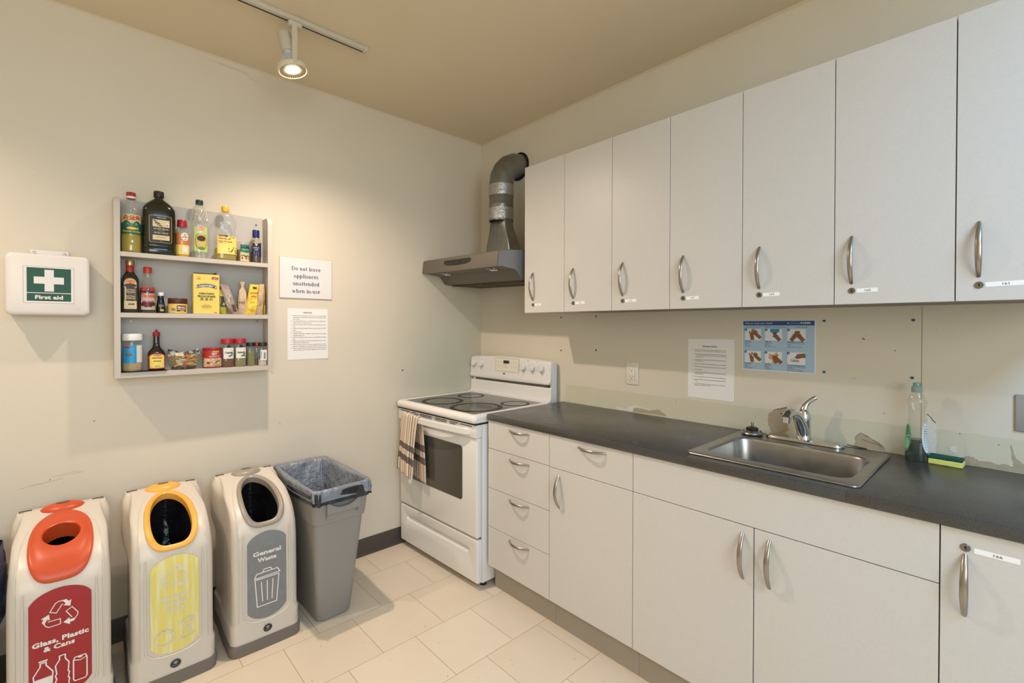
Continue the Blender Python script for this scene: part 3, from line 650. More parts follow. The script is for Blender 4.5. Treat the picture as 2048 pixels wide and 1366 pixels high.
def ann(cx, cy, r0, r1, z, n=64):
    m = M(); vs = []
    for i in range(n):
        a = 2*pi*i/n; vs += [(cx+r0*cos(a), cy+r0*sin(a), z), (cx+r1*cos(a), cy+r1*sin(a), z)]
    return m.add(vs, [(2*i, 2*i+1, (2*i+3) % (2*n), (2*i+2) % (2*n)) for i in range(n)])
for bx_, by_, ro, ri, th in ((.233,-.477,.128,.104,.082), (.545,-.470,.150,.124,.100), (.611,-.223,.088,.072,None), (.186,-.212,.088,.070,.05)):
    b = ann(bx_, by_, ri, ro, .9131).build('burner', BR, rg, smooth=0)
    if th: ann(bx_, by_, th-.0012, th, .9133).build('outline', THIN, b, smooth=0)
ann(.391, -.226, .079, .0802, .9132).build('warming_zone', THIN, rg, smooth=0)
# backguard
M().rings([[(x_, y_, z_) for y_, z_ in ((-.012,.905),(-.090,.905),(-.088,.9165),(-.074,.9185),(-.064,.924),(-.058,.936),(-.0555,.99),(-.054,.998),(-.049,1.001),(-.012,1.001))] for x_ in (0, .003, .747, .75)]).build('backsplash', WENAM, rg, smooth=50)
M().box(.045, .705, -.050, -.012, 1.0, 1.04).build('slot', mat('slot_grey', '6f6c66', .5), rg, smooth=0)
M().box(.018, .044, -.052, -.012, .99, 1.04).build('bracket', ENS, rg, smooth=0)
M().box(.735, .752, -.050, -.002, .905, 1.155, bev=.004).build('side_post', ENS, rg)
def cp(x_, k=1):
    q = 1-((x_-.375)/.375)**2; zt_ = 1.160+.013*q; z0_ = 1.017-.002*q; e = k
    pts = [(-.006, z0_+.012), (-.045, z0_+.003), (-.060, z0_), (-.070, z0_+.004), (-.073, z0_+.012), (-.069, z0_+.022+.012*q), (-.0665, z0_+.03+.012*q), (-.062, zt_-.02), (-.058, zt_-.006), (-.052, zt_), (-.035, zt_+.002), (-.012, zt_-.006), (-.006, zt_-.02)]
    cy_, cz_ = -.03, (zt_+z0_)/2
    return [(x_, cy_+(a-cy_)*e, cz_+(b-cz_)*e) for a, b in pts]
xs = [-.001, .004, .014]+[.014+.722*i/16 for i in range(1, 16)]+[.736, .746, .751]
M().rings([cp(x_, (.86, .95, 1)[min(i, len(xs)-1-i, 2)]) for i, x_ in enumerate(xs)]).build('control_panel', WENAM, rg, smooth=40)
def face(u, v, h): return (u, -.0655+(v-1.05)*.035-h-.0008, v)   # panel face leans back a little
KN = mat('knob_white', 'e4e3e0', .25); PRT = mat('panel_print', '55534f', .6)
for kx in (.046, .124, .527, .605, .682):
    k = M().lathe([(.0185, .0), (.0185, .002), (.0205, .004), (.020, .016), (.0185, .019), (0, .019)], 30, caps=(0, 0))
    k.map(lambda a, b, c: face(kx+a, 1.116+b, c)); ko = k.build('knob', KN, rg)
    M().box(-.0052, .0052, -.0195, .0195, .012, .0275, bev=.003).map(lambda a, b, c: face(kx+a, 1.116+b, c)).build('grip', KN, ko)
    M().patch(-.0008, .0008, .012, .018, 0, .0282, 1).map(lambda a, b, c: face(kx+a, 1.116+b, c)).build('pointer', PRT, ko, smooth=0)
pm = M().rpatch(.262, .488, 1.076, 1.163, .006, 0, .0006).rpatch(.2635, .4865, 1.0775, 1.1615, .005, 1, .001)
pm.patch(.342, .398, 1.127, 1.149, 2, .0014, 1).patch(.347, .393, 1.132, 1.144, 3, .0017, 1)
rnd = random.Random(3)
for c_ in range(3):
    for r_ in range(2):
        for sx_ in (.278, .42):
            pm.stroke([(sx_+c_*.022-.005, 1.14-r_*.028), (sx_+c_*.022+.005, 1.14-r_*.028)], .0012, 2, .0014)
            pm.stroke([(sx_+c_*.022-.003, 1.134-r_*.028), (sx_+c_*.022+.004, 1.134-r_*.028)], .001, 2, .0014)
for i in range(3): pm.stroke([(.345, 1.118-.007*i), (.37+.01*i, 1.118-.007*i)], .001, 2, .0014)
pm.map(face).build('clock_panel', [PRT, mat('panel_ivory', 'e6dfd0', .4), PRT, mat('lcd', '16210f', .2)], rg, smooth=0)
lg = M().patch(.3415, .3605, 1.045, 1.0665, 0, .001, 1)
for i in range(3): lg.stroke([(.343, 1.049+.0065*i), (.351, 1.0535+.0065*i), (.359, 1.049+.0065*i)], .001, 1, .0014)
lg.map(face).build('logo', [BLACK, WENAM], rg, smooth=0)
tm = M()
for kx, a in ((.046, 'LF'), (.124, 'LR'), (.527, 'RF'), (.605, 'RR'), (.682, 'OFF')): tm.text(a, .004, kx, 1.086, 0, .001).stroke([(kx+.0, 1.139), (kx+.002, 1.1435)], .0016, 0, .001)
for kx in (.085, .566, .645): tm.disc(kx, 1.153, .002, .002, 0, .001, 10).text('hot surface', .0028, kx, 1.159, 0, .001)
tm.map(face).build('print', PRT, rg, smooth=0)

# dish towel over the oven door handle
s = N('woven_towel'); uv = s.n('UVMap'); sp = s.n('SeparateXYZ', i0=uv.outputs[0]); U0, V0, _ = sp.outputs
st_ = s.math('FRACT', s.math('MULTIPLY', U0, 7.0)); dash = s.math('GREATER_THAN', s.math('FRACT', s.math('MULTIPLY', V0, 110)), .2)
wv = lin('e8ddcc'); bk = lin('1c1a1e'); tn = lin('c08a5c')
def inb(a, b): return s.math('MULTIPLY', s.math('GREATER_THAN', st_, a), s.math('LESS_THAN', st_, b))
c = s.mix(s.math('MULTIPLY', inb(.04, .30), dash), wv, bk); c = s.mix(s.math('MULTIPLY', inb(.50, .72), dash), c, tn)
def vb(a, b): return s.math('MULTIPLY', s.math('GREATER_THAN', V0, a), s.math('LESS_THAN', V0, b))
hb = s.math('ADD', s.math('ADD', vb(.755, .80), vb(.845, .895)), s.math('ADD', vb(.13, .18), vb(.22, .27)))
dash2 = s.math('GREATER_THAN', s.math('FRACT', s.math('MULTIPLY', U0, 42)), .3)
c = s.mix(s.math('MULTIPLY', hb, s.math('MULTIPLY_ADD', dash2, .35, .55)), c, bk)
bkl = s.math('LESS_THAN', V0, .47)
s.set(s.b.inputs['Base Color'], c); s.b.inputs['Roughness'].default_value = .95
s.bump(s.math('FRACT', s.math('MULTIPLY', V0, 110)), .5, .001); TOW = s.m
def hz(x_): q = min(1, max(0, (x_-.055)/.645)); return -.640-.052*abs(sin(pi*q))**.75, .824+.008*sin(pi*q)
def towel(u, v):
    xt = .080+.228*u
    if v > .5:
        d = (v-.5)/.5; xb = .040+.215*u; x_ = xt+(xb-xt)*d**.8
    else:
        d = (.5-v)/.5; xb = .135+.195*u; x_ = xt+(xb-xt)*min(1, d*1.4)
    hy, hz_ = hz(xt); f = sin(u*2*pi*3.2+.5+1.2*d)*.5+.3*sin(u*2*pi*6.1+d*2)
    L = .36+.03*u if v > .5 else .37+.03*u
    if d < .09: a = d/.09*pi/2; oy = .0125*sin(a); oz = .020*cos(a)
    else: oy = .0125+.004*(d-.09); oz = -(d-.09)*L
    if v > .5: y_ = hy-oy-.004*d-.007*f*d-.003*(1+f)*.5
    else: y_ = max(min(hy+oy*1.1+.01*d, hy+.02), -.9)-.0; y_ = min(y_+.003*f*d, -.652)
    return (x_+.006*sin(d*5+u*3)*d, y_, hz_+oz+.004*(1+f)*(1-d))
tw = M().grid(towel, 60, 90, 0, uv=True).build('dish_towel', TOW, None, smooth=60)
md = tw.modifiers.new('s', 'SOLIDIFY'); md.thickness = .0022; md.offset = 1
tw.location = rg.location; tw.rotation_euler = rg.rotation_euler
tag(tw, 'black, tan and white striped woven dish towel hung over the oven door handle', 'towel')
M().poly([(.222,.462),(.243,.458),(.247,.473),(.238,.482),(.234,.500),(.231,.500),(.232,.482),(.226,.477)], 0, .0015).map(lambda u, v, h: (u, -.712-h, v)).build('care_tag', WHITEP, tw, smooth=0)

# ------------------------------------------------------------------ range hood and duct
HOODM = mat('hood_steel', '746e65', .45, .5, bump=(200, .04)); HSIDE = mat('hood_side_steel', '828386', .45, .3)
hd = thing('range_hood', 'grey metal range hood under the duct in the corner above the range', 'range hood', (.004, 0, 1.64))
hd.rotation_euler = (0, R(1.2), 0)
prof = [(-.001,.012),(-.001,.186),(-.24,.186),(-.33,.181),(-.42,.171),(-.478,.162),(-.487,.157),(-.490,.150),(-.497,.082),(-.494,.074),(-.482,.073),(-.478,.078),(-.366,.067),(-.360,.064),(-.318,.016),(-.29,.012)]
M().rings([[(x_, a, b) for a, b in prof] for x_ in (.0, .002, .744, .746)]).build('hood_shell', HOODM, hd, smooth=30)
M().poly([(a*.985-.002, b*.97+.003) for a, b in prof], 0, .002).map(lambda u, v, h: (.746+h, u, v)).build('side_panel', HSIDE, hd, smooth=0)
GREASE = mat('greasy_filter', '42362a', .5, .4, bump=(160, .8, .003))
for a, b in ((.03, .365), (.38, .715)): M().box(a, b, -.28, -.02, .006, .0125).build('filter', GREASE, hd, smooth=0)
for lx in (.165, .62):
    l_ = M().lathe([(.036, 0), (.036, -.003), (.031, -.005), (.030, -.002)], 28, caps=(0, 0)).map(lambda a, b, c: (lx+a, -.423+b, .0715+c+(-(b))*.1)).build('light_ring', CHROME, hd)
    M().lathe([(.030, -.002), (.02, -.0035), (0, -.004)], 28, caps=(0, 0)).map(lambda a, b, c: (lx+a, -.423+b, .0715+c-b*.1)).build('light_lens', mat('hood_lens', '9a8a6c', .2), l_)
pts = [(.245,.139),(.262,.141),(.488,.141),(.505,.139)]+[(.508,.131),(.500,.118),(.46,.110),(.375,.106),(.29,.110),(.25,.118),(.242,.131)]
cpod = M().poly(pts, 0, .004).map(lambda u, v, h: (u, -.4935-h+(v-.12)*.09+.0015, v)).build('control_pod', mat('pod_black', '151413', .35), hd, smooth=0)
m = M()
for u in (.27, .31, .375, .44, .48): m.disc(u, .124, .0035, .0035, 0, 0, 12)
m.map(lambda u, v, h: (u, -.4975+(v-.12)*.09+.001, v)).build('button', mat('pod_button', '5c5a56', .3), cpod, smooth=0)
s = N('galvanised_steel'); s.b.inputs['Metallic'].default_value = .85
s.set(s.b.inputs['Base Color'], s.mix(s.noise(22, detail=5), lin('747673'), lin('94958f'))); s.b.inputs['Roughness'].default_value = .38; s.bump(s.noise(40), .1, .001); GALV = s.m
FOIL = mat('foil_tape', 'b9bbbd', .3, 1, bump=(120, 1.0, .004))
du = thing('vent_duct', 'galvanised round vent duct with foil tape rising from the hood and bending into the wall', 'duct', (.402, -.158, 1.828))
bt = []
for k in range(9):
    t = k/8; e = t*t*(3-2*t); r0 = rr(.018, 0, .118, .052, .012, 0, 7); n = len(r0); ring = []
    for i, (a, b, _) in enumerate(r0):
        an = math.atan2(b, a-.018); ring.append((a*(1-e)+.077*cos(an)*e, b*(1-e)+.077*sin(an)*e, .225*t))
    bt.append(ring)
M().rings(bt, 0, caps=(0, 0)).build('boot', GALV, du, smooth=60)
M().lathe([(.125, 0), (.132, .0), (.132, .006), (.12, .006)], 4, caps=(0, 0)).map(lambda a, b, c: (.018+a*1.02, b*.55, c)) if 0 else None
M().box(-.108, .142, -.060, .060, .0, .005).build('flange', GALV, du, smooth=0)
M().lathe([(.0775, .215), (.0775, .31), (.0785, .312), (.0785, .318), (.0775, .32), (.0775, .455)], 40, caps=(0, 0)).build('pipe', GALV, du, smooth=30)
el = []; nn = 5; Rb = .152
for k in range(nn+1):
    a = pi/2*k/nn; cc = Vector((0, Rb*(1-cos(a)), .452+Rb*sin(a))); 
    for kk in ((0,) if k in (0, nn) else (-1, 1)):
        ring = []
        for i in range(36):
            b = 2*pi*i/36; ring.append((.0785*cos(b), cc.y-(.0785*sin(b))*cos(a)*-1 if 0 else cc.y+.0785*sin(b)*cos(a), cc.z-.0785*sin(b)*sin(a)))
        rr_ = [(p[0], p[1]+kk*.0012*sin(a), p[2]+kk*.0012*cos(a)) for p in ring]; el.append(rr_)
el.append([(p[0], .157, p[2]) for p in el[-1]])
M().rings(el, 0, caps=(0, 0)).build('elbow', GALV, du, smooth=14)
def tape(z0, z1, tilt):
    def f(u, v):
        a = 2*pi*u; z = z0+(z1-z0)*v+tilt*cos(a+1); r = .0795+.0012*noise.noise(Vector((cos(a)*3, sin(a)*3, z*60)))
        return (r*cos(a), r*sin(a), z)
    return M().grid(f, 60, 8, 0, closeu=True)
for a, b, c_ in ((.222, .262, .002), (.256, .300, -.003), (.372, .412, .003), (.408, .446, -.002)): tape(a, b, c_).build('tape_band', FOIL, du, smooth=25)
hr = M().lathe([(.0795, 0), (.092, 0), (.092, .003), (.0795, .003)], 40, caps=(0, 0)).map(lambda a, b, c: (a, .158-c-.0005, b+.604)); hr.build('wall_hole', mat('dark_hole', '15120f', .9), du)

# ------------------------------------------------------------------ track light
TRK = mat('track_white', 'ccc4b2', .5, var=.12, vscale=60)
tr = thing('ceiling_track', 'long off-white lighting track on the ceiling', 'lighting track', (.553, -1.150, RZ))
M().box(-.018, .018, -3.3, 0, -.021, -.0005, bev=.002).build('rail', TRK, tr)
M().box(-.0105, -.0025, -3.3, -.012, -.0216, -.0205).build('groove', BLACK, tr, smooth=0)
M().box(-.0195, .0195, -.008, .004, -.0235, 0, bev=.002).build('end_cap', TRK, tr)
s = N('led_lens'); s.b.inputs['Emission Color'].default_value = (1, .86, .66, 1); s.b.inputs['Emission Strength'].default_value = 45; LEDM = s.m
LFIN = mat('lamp_fin', 'c9cdd6', .4); LRIM = mat('lamp_rim', 'd9ccb2', .5)
tl = thing('track_spotlight', 'lit track spotlight with a ribbed LED bulb hanging near the left wall', 'spotlight', (.553, -1.470, RZ-.0215))
M().box(-.0165, .0165, -.026, .026, -.022, .0, bev=.003).build('adapter', TRK, tl)
HM = Matrix.Translation((-.030, .004, -.195)) @ Matrix.Rotation(R(10), 4, 'X') @ Matrix.Rotation(R(-8), 4, 'Y')
def hmap(x, y, z): return tuple(HM @ Vector((x, y, z)))
M().tube([(.0, .004, -.02), (-.01, .0, -.038), (-.018, -.002, -.052)], [.009, .008, .007], 10).build('pivot', TRK, tl)
M().lathe([(.014, .168), (.0265, .166), (.0275, .16), (.0265, .088), (.0245, .086), (0, .086)], 30, caps=(1, 0)).map(hmap).build('socket', TRK, tl)
bu = M().lathe([(.019, .088), (.020, .072), (.026, .062), (.045, .030), (.052, .018), (.0, .018)], 36, caps=(1, 0)).map(hmap).build('bulb', LFIN, tl)
m = M()
for i in range(24):
    a = 2*pi*i/24
    m.tube([(.021*cos(a), .021*sin(a), .070), (.027*cos(a), .027*sin(a), .0615), (.0465*cos(a), .0465*sin(a), .030)], [.0012, .0018, .0022], 6)
m.map(hmap).build('fin', LFIN, bu)
rim = M().lathe([(.052, .026), (.0605, .020), (.0625, .010), (.061, .001), (.057, 0), (.054, .004), (.030, .007), (0, .007)], 44, caps=(1, 0)).map(hmap).build('rim', LRIM, tl)
m = M()
for i in range(36):
    a = 2*pi*i/36; c0, s0 = cos(a), sin(a); m.add([(x_*c0-y_*s0, x_*s0+y_*c0, z_) for x_, y_, z_ in ((.030,-.001,.0050),(.030,.001,.0050),(.053,.0022,.0020),(.053,-.0022,.0020))], [(0,1,2,3)])
m.map(hmap).build('vent_slot', mat('lamp_slot', '6b5a40', .6), rim, smooth=0)
M().lathe([(.0, .0015), (.018, .002), (.026, .004), (.027, .0065)], 36, caps=(0, 0)).map(hmap).build('lens', LEDM, bu)
M().poly([(-.010,-.02),(.010,-.02),(.0105,-.09),(.0095,-.170),(.004,-.184),(-.004,-.184),(-.0095,-.170)], 0, .0018).map(lambda u, v, h: (.031+u*.68, -.010+u*.73+h, v)).build('yoke', TRK, tl)
ld = bpy.data.lights.new('led_bulb_light', 'SPOT'); ld.energy = LAMP_W; ld.color = WARM; ld.spot_size = R(144); ld.spot_blend = 1.0; ld.shadow_soft_size = .022
lo = bpy.data.objects.new('led_bulb_light', ld); COL.objects.link(lo); lo.parent = tl; lo.matrix_local = HM @ Matrix.Translation((0, 0, -.006))
for yy, px in ((-2.80, 'next along the track'),):
    c2 = copy_tree(tl); c2.location.y = yy; c2.rotation_euler = (R(-9), 0, 0); c2['label'] = 'track spotlight outside the picture, '+px
    for q in bpy.data.objects:
        if q.parent == c2 and q.type == 'LIGHT': q.data = q.data.copy(); q.data.energy = LAMP_W*.76
# ------------------------------------------------------------------ first aid kit, sign and sheet on the left wall
KITW = mat('kit_white_plastic', 'dcd6d0', .4); SCR = mat('zinc_screw', '8f8d88', .35, 1)
ka = thing('first_aid_kit', 'white plastic first aid case with a green cross sticker hung on the left wall', 'first aid kit', (0, -2.2355, 1.534))
def kshell(x0, x1, hy, hz, r, b):
    def rg_(hy_, hz_, r_, x_): return [(x_, a, c_) for a, c_, _ in rr(0, 0, hy_, hz_, r_, 0, 6)]
    return M().rings([rg_(hy-b, hz-b, r, x0), rg_(hy, hz, r, x0+b), rg_(hy, hz, r, x1-b), rg_(hy-b*.35, hz-b*.35, r, x1-b*.35), rg_(hy-b, hz-b, r, x1)])
kshell(.001, .038, .1165, .117, .018, .003).build('case_back', KITW, ka, smooth=50)
kshell(.0395, .085, .1175, .118, .019, .008).build('lid', KITW, ka, smooth=50)
M().box(.012, .034, -.054, .056, .117, .140, bev=.004).build('handle', KITW, ka)
for yy in (-.043, .044): M().lathe([(.0055,0),(.005,.002),(0,.0025)], 16, caps=(1,0)).map(lambda a, b, c: (.034+c, yy+a, .129+b)).build('screw', SCR, ka)
for yy in (-.085, .088): M().box(.030, .044, yy-.008, yy+.008, .1165, .1195).build('hinge', mat('hinge_dark', '5a554e', .6), ka, smooth=0)
GRN = mat('safety_green', '174a38', .42, spec=.3); WST = mat('sticker_white', 'd8d2cc', .35)
m = M().patch(-.0710, .0715, -.0715, .0705, 0, 0, 1).patch(-.0700, .0705, -.0705, .0695, 1, .0003, 1)
m.patch(-.061, .0625, -.0305, .065, 2, .0006, 1).patch(-.061, .0625, -.0635, -.0335, 2, .0006, 1)
m.patch(-.0125, .0135, -.026, .0585, 1, .0009, 1).patch(-.042, .042, .0035, .0305, 1, .001, 1).text('First aid', .0145, .0, -.0555, 1, .001, bold=.05, fit=.078)
m.wall_l(.0852).build('sticker', [mat('sticker_edge', '8a8378', .5), WST, GRN], ka, smooth=0)

def serif(m, txt, size, cx, base, mi=1, h=.001):
    """bold book-style lettering drawn from stems, bowls and slab serifs; size = x-height"""
    TH, TN = .25, .095
    def ring(X, cx_, cy_, rx, ry, a0, a1, tx=TH, ty=TN):
        n = 20; vs = []
        for i in range(n+1):
            a = R(a0+(a1-a0)*i/n); vs += [(X+cx_+rx*cos(a), cy_+ry*sin(a)), (X+cx_+(rx-tx)*cos(a), cy_+(ry-ty)*sin(a))]
        return [vs[2*i:2*i+2]+[vs[2*i+3], vs[2*i+2]] for i in range(n)]
    def st(X, x, y0, y1, w=TH): return [[(X+x, y0), (X+x+w, y0), (X+x+w, y1), (X+x, y1)]]
    def sf(X, x, y, w=TH, l=.11, r=.11): return [[(X+x-l, y), (X+x+w+r, y), (X+x+w+r, y+TN), (X+x-l, y+TN)]]
    def dg(X, x0, y0, x1, y1, w): return [[(X+x0, y0), (X+x0+w, y0), (X+x1+w, y1), (X+x1, y1)]]
    def glyph(c, X):
        q = []
        if c == 'o': q = ring(X, .46, .5, .42, .52, 0, 360); a = .98
        elif c == 'D': q = st(X,.2,0,1.42)+sf(X,.2,0,r=0)+sf(X,.2,1.335,r=0)+ring(X,.62,.71,.62,.71,-90,90,.24)+[[(X+.3,0),(X+.64,0),(X+.64,TN),(X+.3,TN)],[(X+.3,1.335),(X+.64,1.335),(X+.64,1.42),(X+.3,1.42)]]; a = 1.36
        elif c == 'l': q = st(X,.14,0,1.42)+sf(X,.14,0)+sf(X,.14,1.335,r=0); a = .5
        elif c == 'i': q = st(X,.14,0,.98)+sf(X,.14,0)+sf(X,.14,.9,r=0)+ring(X,.245,1.28,.14,.14,0,360,.14,.14); a = .5
        elif c == 't': q = st(X,.16,.12,1.25)+[[(X+.02,.9),(X+.55,.9),(X+.55,.99),(X+.02,.99)]]+ring(X,.38,.2,.22,.22,180,320); a = .6
        elif c in 'nh':
            q = st(X,.12,0,1.42 if c == 'h' else .98)+sf(X,.12,0,r=.09,l=.08)+sf(X,.12,1.335 if c == 'h' else .9,r=0,l=.1)+ring(X,.52,.62,.36,.4,0,150,.21,.16)+st(X,.67,0,.64)+sf(X,.67,0,l=.09,r=.08); a = 1.06
        elif c == 'u': q = st(X,.12,.35,.98)+sf(X,.12,.9,r=0)+ring(X,.44,.36,.32,.38,180,320,.21,.14)+st(X,.64,0,.98)+sf(X,.64,.9,r=0)+sf(X,.64,0,l=0); a = 1.04
        elif c == 'e': q = ring(X,.44,.5,.4,.52,0,325)+[[(X+.15,.5),(X+.84,.5),(X+.84,.59),(X+.15,.59)]]; a = .9
        elif c == 'c': q = ring(X,.44,.5,.4,.52,45,318)+ring(X,.66,.78,.13,.13,0,360,.13,.13); a = .86
        elif c in 'dp':
            q = ring(X,.45 if c == 'd' else .58,.5,.4,.52,0,360); x = .62 if c == 'd' else .12
            q += (st(X,x,0,1.42)+sf(X,x,1.335,r=0)+sf(X,x,0,l=0)) if c == 'd' else (st(X,x,-.42,.98)+sf(X,x,-.42)+sf(X,x,.9,r=0)); a = 1.06
        elif c == 'a': q = ring(X,.42,.72,.34,.3,10,160,.2,.1)+st(X,.56,.1,.72,.2)+ring(X,.38,.27,.32,.29,60,330,.2,.09)+ring(X,.8,.14,.16,.14,200,330,.1,.08)+[[(X+.4,.5),(X+.6,.58),(X+.6,.5),(X+.45,.44)]]+ring(X,.2,.76,.11,.11,0,360,.11,.11); a = .96
        elif c == 's': q = ring(X,.38,.745,.28,.275,40,270,.2,.1)+ring(X,.38,.27,.3,.29,-140,90,.2,.1)+st(X,.56,.66,.98,.07)+st(X,.08,.02,.34,.07); a = .76
        elif c == 'v': q = dg(X,.36,0,.08,.98,.24)+dg(X,.38,0,.76,.98,.1)+sf(X,.08,.9,l=.08,r=.08)+sf(X,.72,.9,w=.14,l=.06,r=.06); a = .98
        elif c == 'w': q = dg(X,.34,0,.08,.98,.24)+dg(X,.38,0,.66,.9,.1)+dg(X,.84,0,.56,.98,.24)+dg(X,.88,0,1.22,.98,.1)+sf(X,.08,.9,l=.08,r=.08)+sf(X,.56,.9,l=.04,r=.06)+sf(X,1.18,.9,w=.14,l=.06,r=.06); a = 1.42
        elif c == '-': q = [[(X+.06,.36),(X+.56,.36),(X+.56,.54),(X+.06,.54)]]; a = .62
        else: a = .5
        return q, a
    X = 0; all_ = []
    for ch in txt:
        g, a = glyph(ch, X); all_ += g; X += a+.03
    for k, poly in enumerate(all_): m.add([(cx+(x_-X/2)*size, base+y_*size, h+k*1.5e-6) for x_, y_ in poly], [tuple(range(len(poly)))], mi)
sn = thing('warning_sign', 'white plastic sign reading Do not leave appliances unattended when in-use', 'sign', (.0004, -1.2315, 1.6335))
M().box(0, .005, -.1385, .1385, -.109, .109, bev=.001, seg=1).build('board', mat('sign_white', 'dedad9', .35), sn, smooth=0)
M().box(-.0004, .001, -.1405, .1395, -.110, .1115).build('adhesive_edge', mat('sign_edge', 'b39a72', .7), sn, smooth=0)
m = M()
for i, t_ in enumerate(('Do not leave', 'appliances', 'unattended', 'when in-use')): serif(m, t_, .0148, -.002, .0415-i*.0405, 0, .0052)
m.wall_l().build('lettering', mat('navy_lettering', '252d6e', .5), sn, smooth=0)
rl = thing('rules_sheet', 'white printed sheet of kitchen rules taped under the warning sign', 'paper', (.0004, -1.33, 1.190), 0)
sh = M().grid(lambda u, v: (.0007+.004*max(0, .2-v)*max(0, u-.6)*5, .2155*u-.0005*v, .0015+.2775*v), 8, 8, 0).build('sheet', WHITEP, rl, smooth=40)
pt = M().text('Kitchen Rules', .0058, .105, .2555, 0, 0, bold=.03).stroke([(.081,.2535),(.129,.2535)], .0006)
L1 = ['*Keep all your dirty dishes in your room if not being cleaned', 'immediately. No dishes are to be left in the sink and counter', 'space is sparse', '*Any clean dishes left in the drying rack will be placed into', '"common dishes" - don\'t let them pile up', '*The clean dish bin will be emptied into the garbage once per', 'week',
 '*Respect the limited fridge & freezer space. Label your food if', 'desired', '*Clean out old food', '*CLEAN UP AFTER YOURSELF! Wipe the microwave/stove', '(especially) regularly, etc.', '*Ensure the fridge & freezer doors are closed before walking', 'away', '*Please close kitchen door during quiet hours (no', 'blenders/music during these times)', '*Clean up after yourself in common areas before you go next', '(throw in garbage, wipe down tables, sink is clean)', '*Please use your own soap and dish cloths. Do not store on the', 'counter, keep in your room or assigned kitchen cupboard']
para(pt, L1, .027, .238, .178, .0042, .0098, 0, 0)
pt.wall_l(.0011).build('print', INK, rl, smooth=0)

# ------------------------------------------------------------------ rack
RK = mat('rack_laminate', 'beb5a9', .45, bump=(200, .08, .0005))
rk = thing('spice_rack', 'grey laminate wall rack with three open shelves of bottles and spices', 'rack', (0, -1.738, 1.154))
def side(y0, y1):
    pts = [(.0, 0), (.1045, 0), (.1045, .728)]+[(.0745+.03*cos(R(a)), .732+.03*sin(R(a))) for a in (15, 30, 45, 60, 75, 90)]+[(.03, .764), (0, .766)]
    return M().poly(pts, y0, y1).map(lambda u, v, h: (u, h, v))
side(-.305, -.2845).build('side_panel', RK, rk, smooth=30); side(.2835, .3045).build('side_panel', RK, rk, smooth=30)
M().box(.0005, .0125, -.2843, .2833, .001, .771).build('back_panel', mat('rack_back', 'b5b0aa', .5), rk, smooth=0)
for z0, z1 in ((0, .022), (.256, .276), (.514, .533)): M().box(.0127, .103, -.2843, .2833, z0, z1).build('shelf', RK, rk, smooth=0)
for yy, zz in ((-.243,.728),(.253,.735),(-.242,.240),(.256,.243)):
    M().lathe([(.0055,0),(.005,.0015),(.0022,.0018),(.002,.0008),(0,.0008)], 16, caps=(0,0)).map(lambda a, b, c: (.0127+c, yy+a, zz+b)).build('screw', SCR, rk)
S1, S2, S3 = 1.687, 1.4305, 1.1765
XR = .058

# ------------------------------------------------------------------ bottles and packets
def at(name, label, cat, y, z, x=XR, rz=0): return thing(name, label, cat, (x, y, z+.0004), R(rz))
def lab(t, prof, ops, mats, name='label', sy=1, a0=0, **k):
    m = M(); ops(m); return m.map(surf(prof, sy, a0=a0)).build(name, mats, t, smooth=0)
RED = mat('red_plastic', 'a01d28', .35); YEL = mat('yellow_label', 'e0cc6a', .45); GOLDL = mat('gold_label', 'b99b4a', .4); GREENL = mat('dark_green_label', '16594a', .45)
WL = mat('label_white', 'd9d6cf', .5); BLK = mat('label_black', '1b1716', .45); CREAM = mat('label_cream', 'c9b98e', .5); REDL = mat('label_red', 'b22a26', .45); ORG = mat('label_orange', 'd07a26', .45)
OIL = clear('yellow_oil', 'd2bc2c', .5); CLR = PL_CLEAR
# 1 gold-fish oil
P = [(.030,0),(.034,.003),(.0345,.01),(.0345,.067),(.0335,.072),(.0345,.078),(.0345,.165),(.033,.182),(.026,.2),(.0155,.218),(.0145,.23),(.0145,.236)]
t = at('cooking_oil_bottle', 'clear oil bottle with red cap and green and gold label, first on top shelf', 'bottle', -1.983, S1)
M().lathe(P, 40, caps=(1,0)).build('bottle', CLR, t, smooth=60)
M().lathe([(r-.0012,z) for r,z in P[:6]]+[(.0333,.092),(0,.092)], 36, caps=(1,0)).build('oil', OIL, t, smooth=60)
M().lathe([(.016,.232),(.0165,.234),(.0165,.258),(.015,.2605),(0,.2605)], 28, caps=(1,0)).build('cap', RED, t)
lab(t, [(.017,.2),(.017,.3)], lambda m: m.patch(-.03,.03,.234,.243,0,0,16), [WL], 'cap_band')
def o(m):
    m.patch(-.05,.05,.078,.162,0,0,30).patch(-.05,.05,.130,.162,1,.0003,30,lo=lambda q: -.006*cos(q*8))
    m.text('金龙鱼', .0155, 0, .139, 2, .0008, bold=.05).text('大豆油', .010, 0, .116, 3, .0008).disc(0,.103,.019,.0055,4,.0008).poly([(.015,.103),(.024,.109),(.022,.098)],.0008,.0009,4).text('Premium Soybean', .0068, 0, .087, 4, .0008, bold=.04)
lab(t, P, o, [GREENL, mat('label_gold_band', 'c9b479', .4), mat('label_crimson', 'a51c2c', .45), mat('label_teal', '7fb0a8', .5), mat('label_yellow', 'd9b83e', .45)])
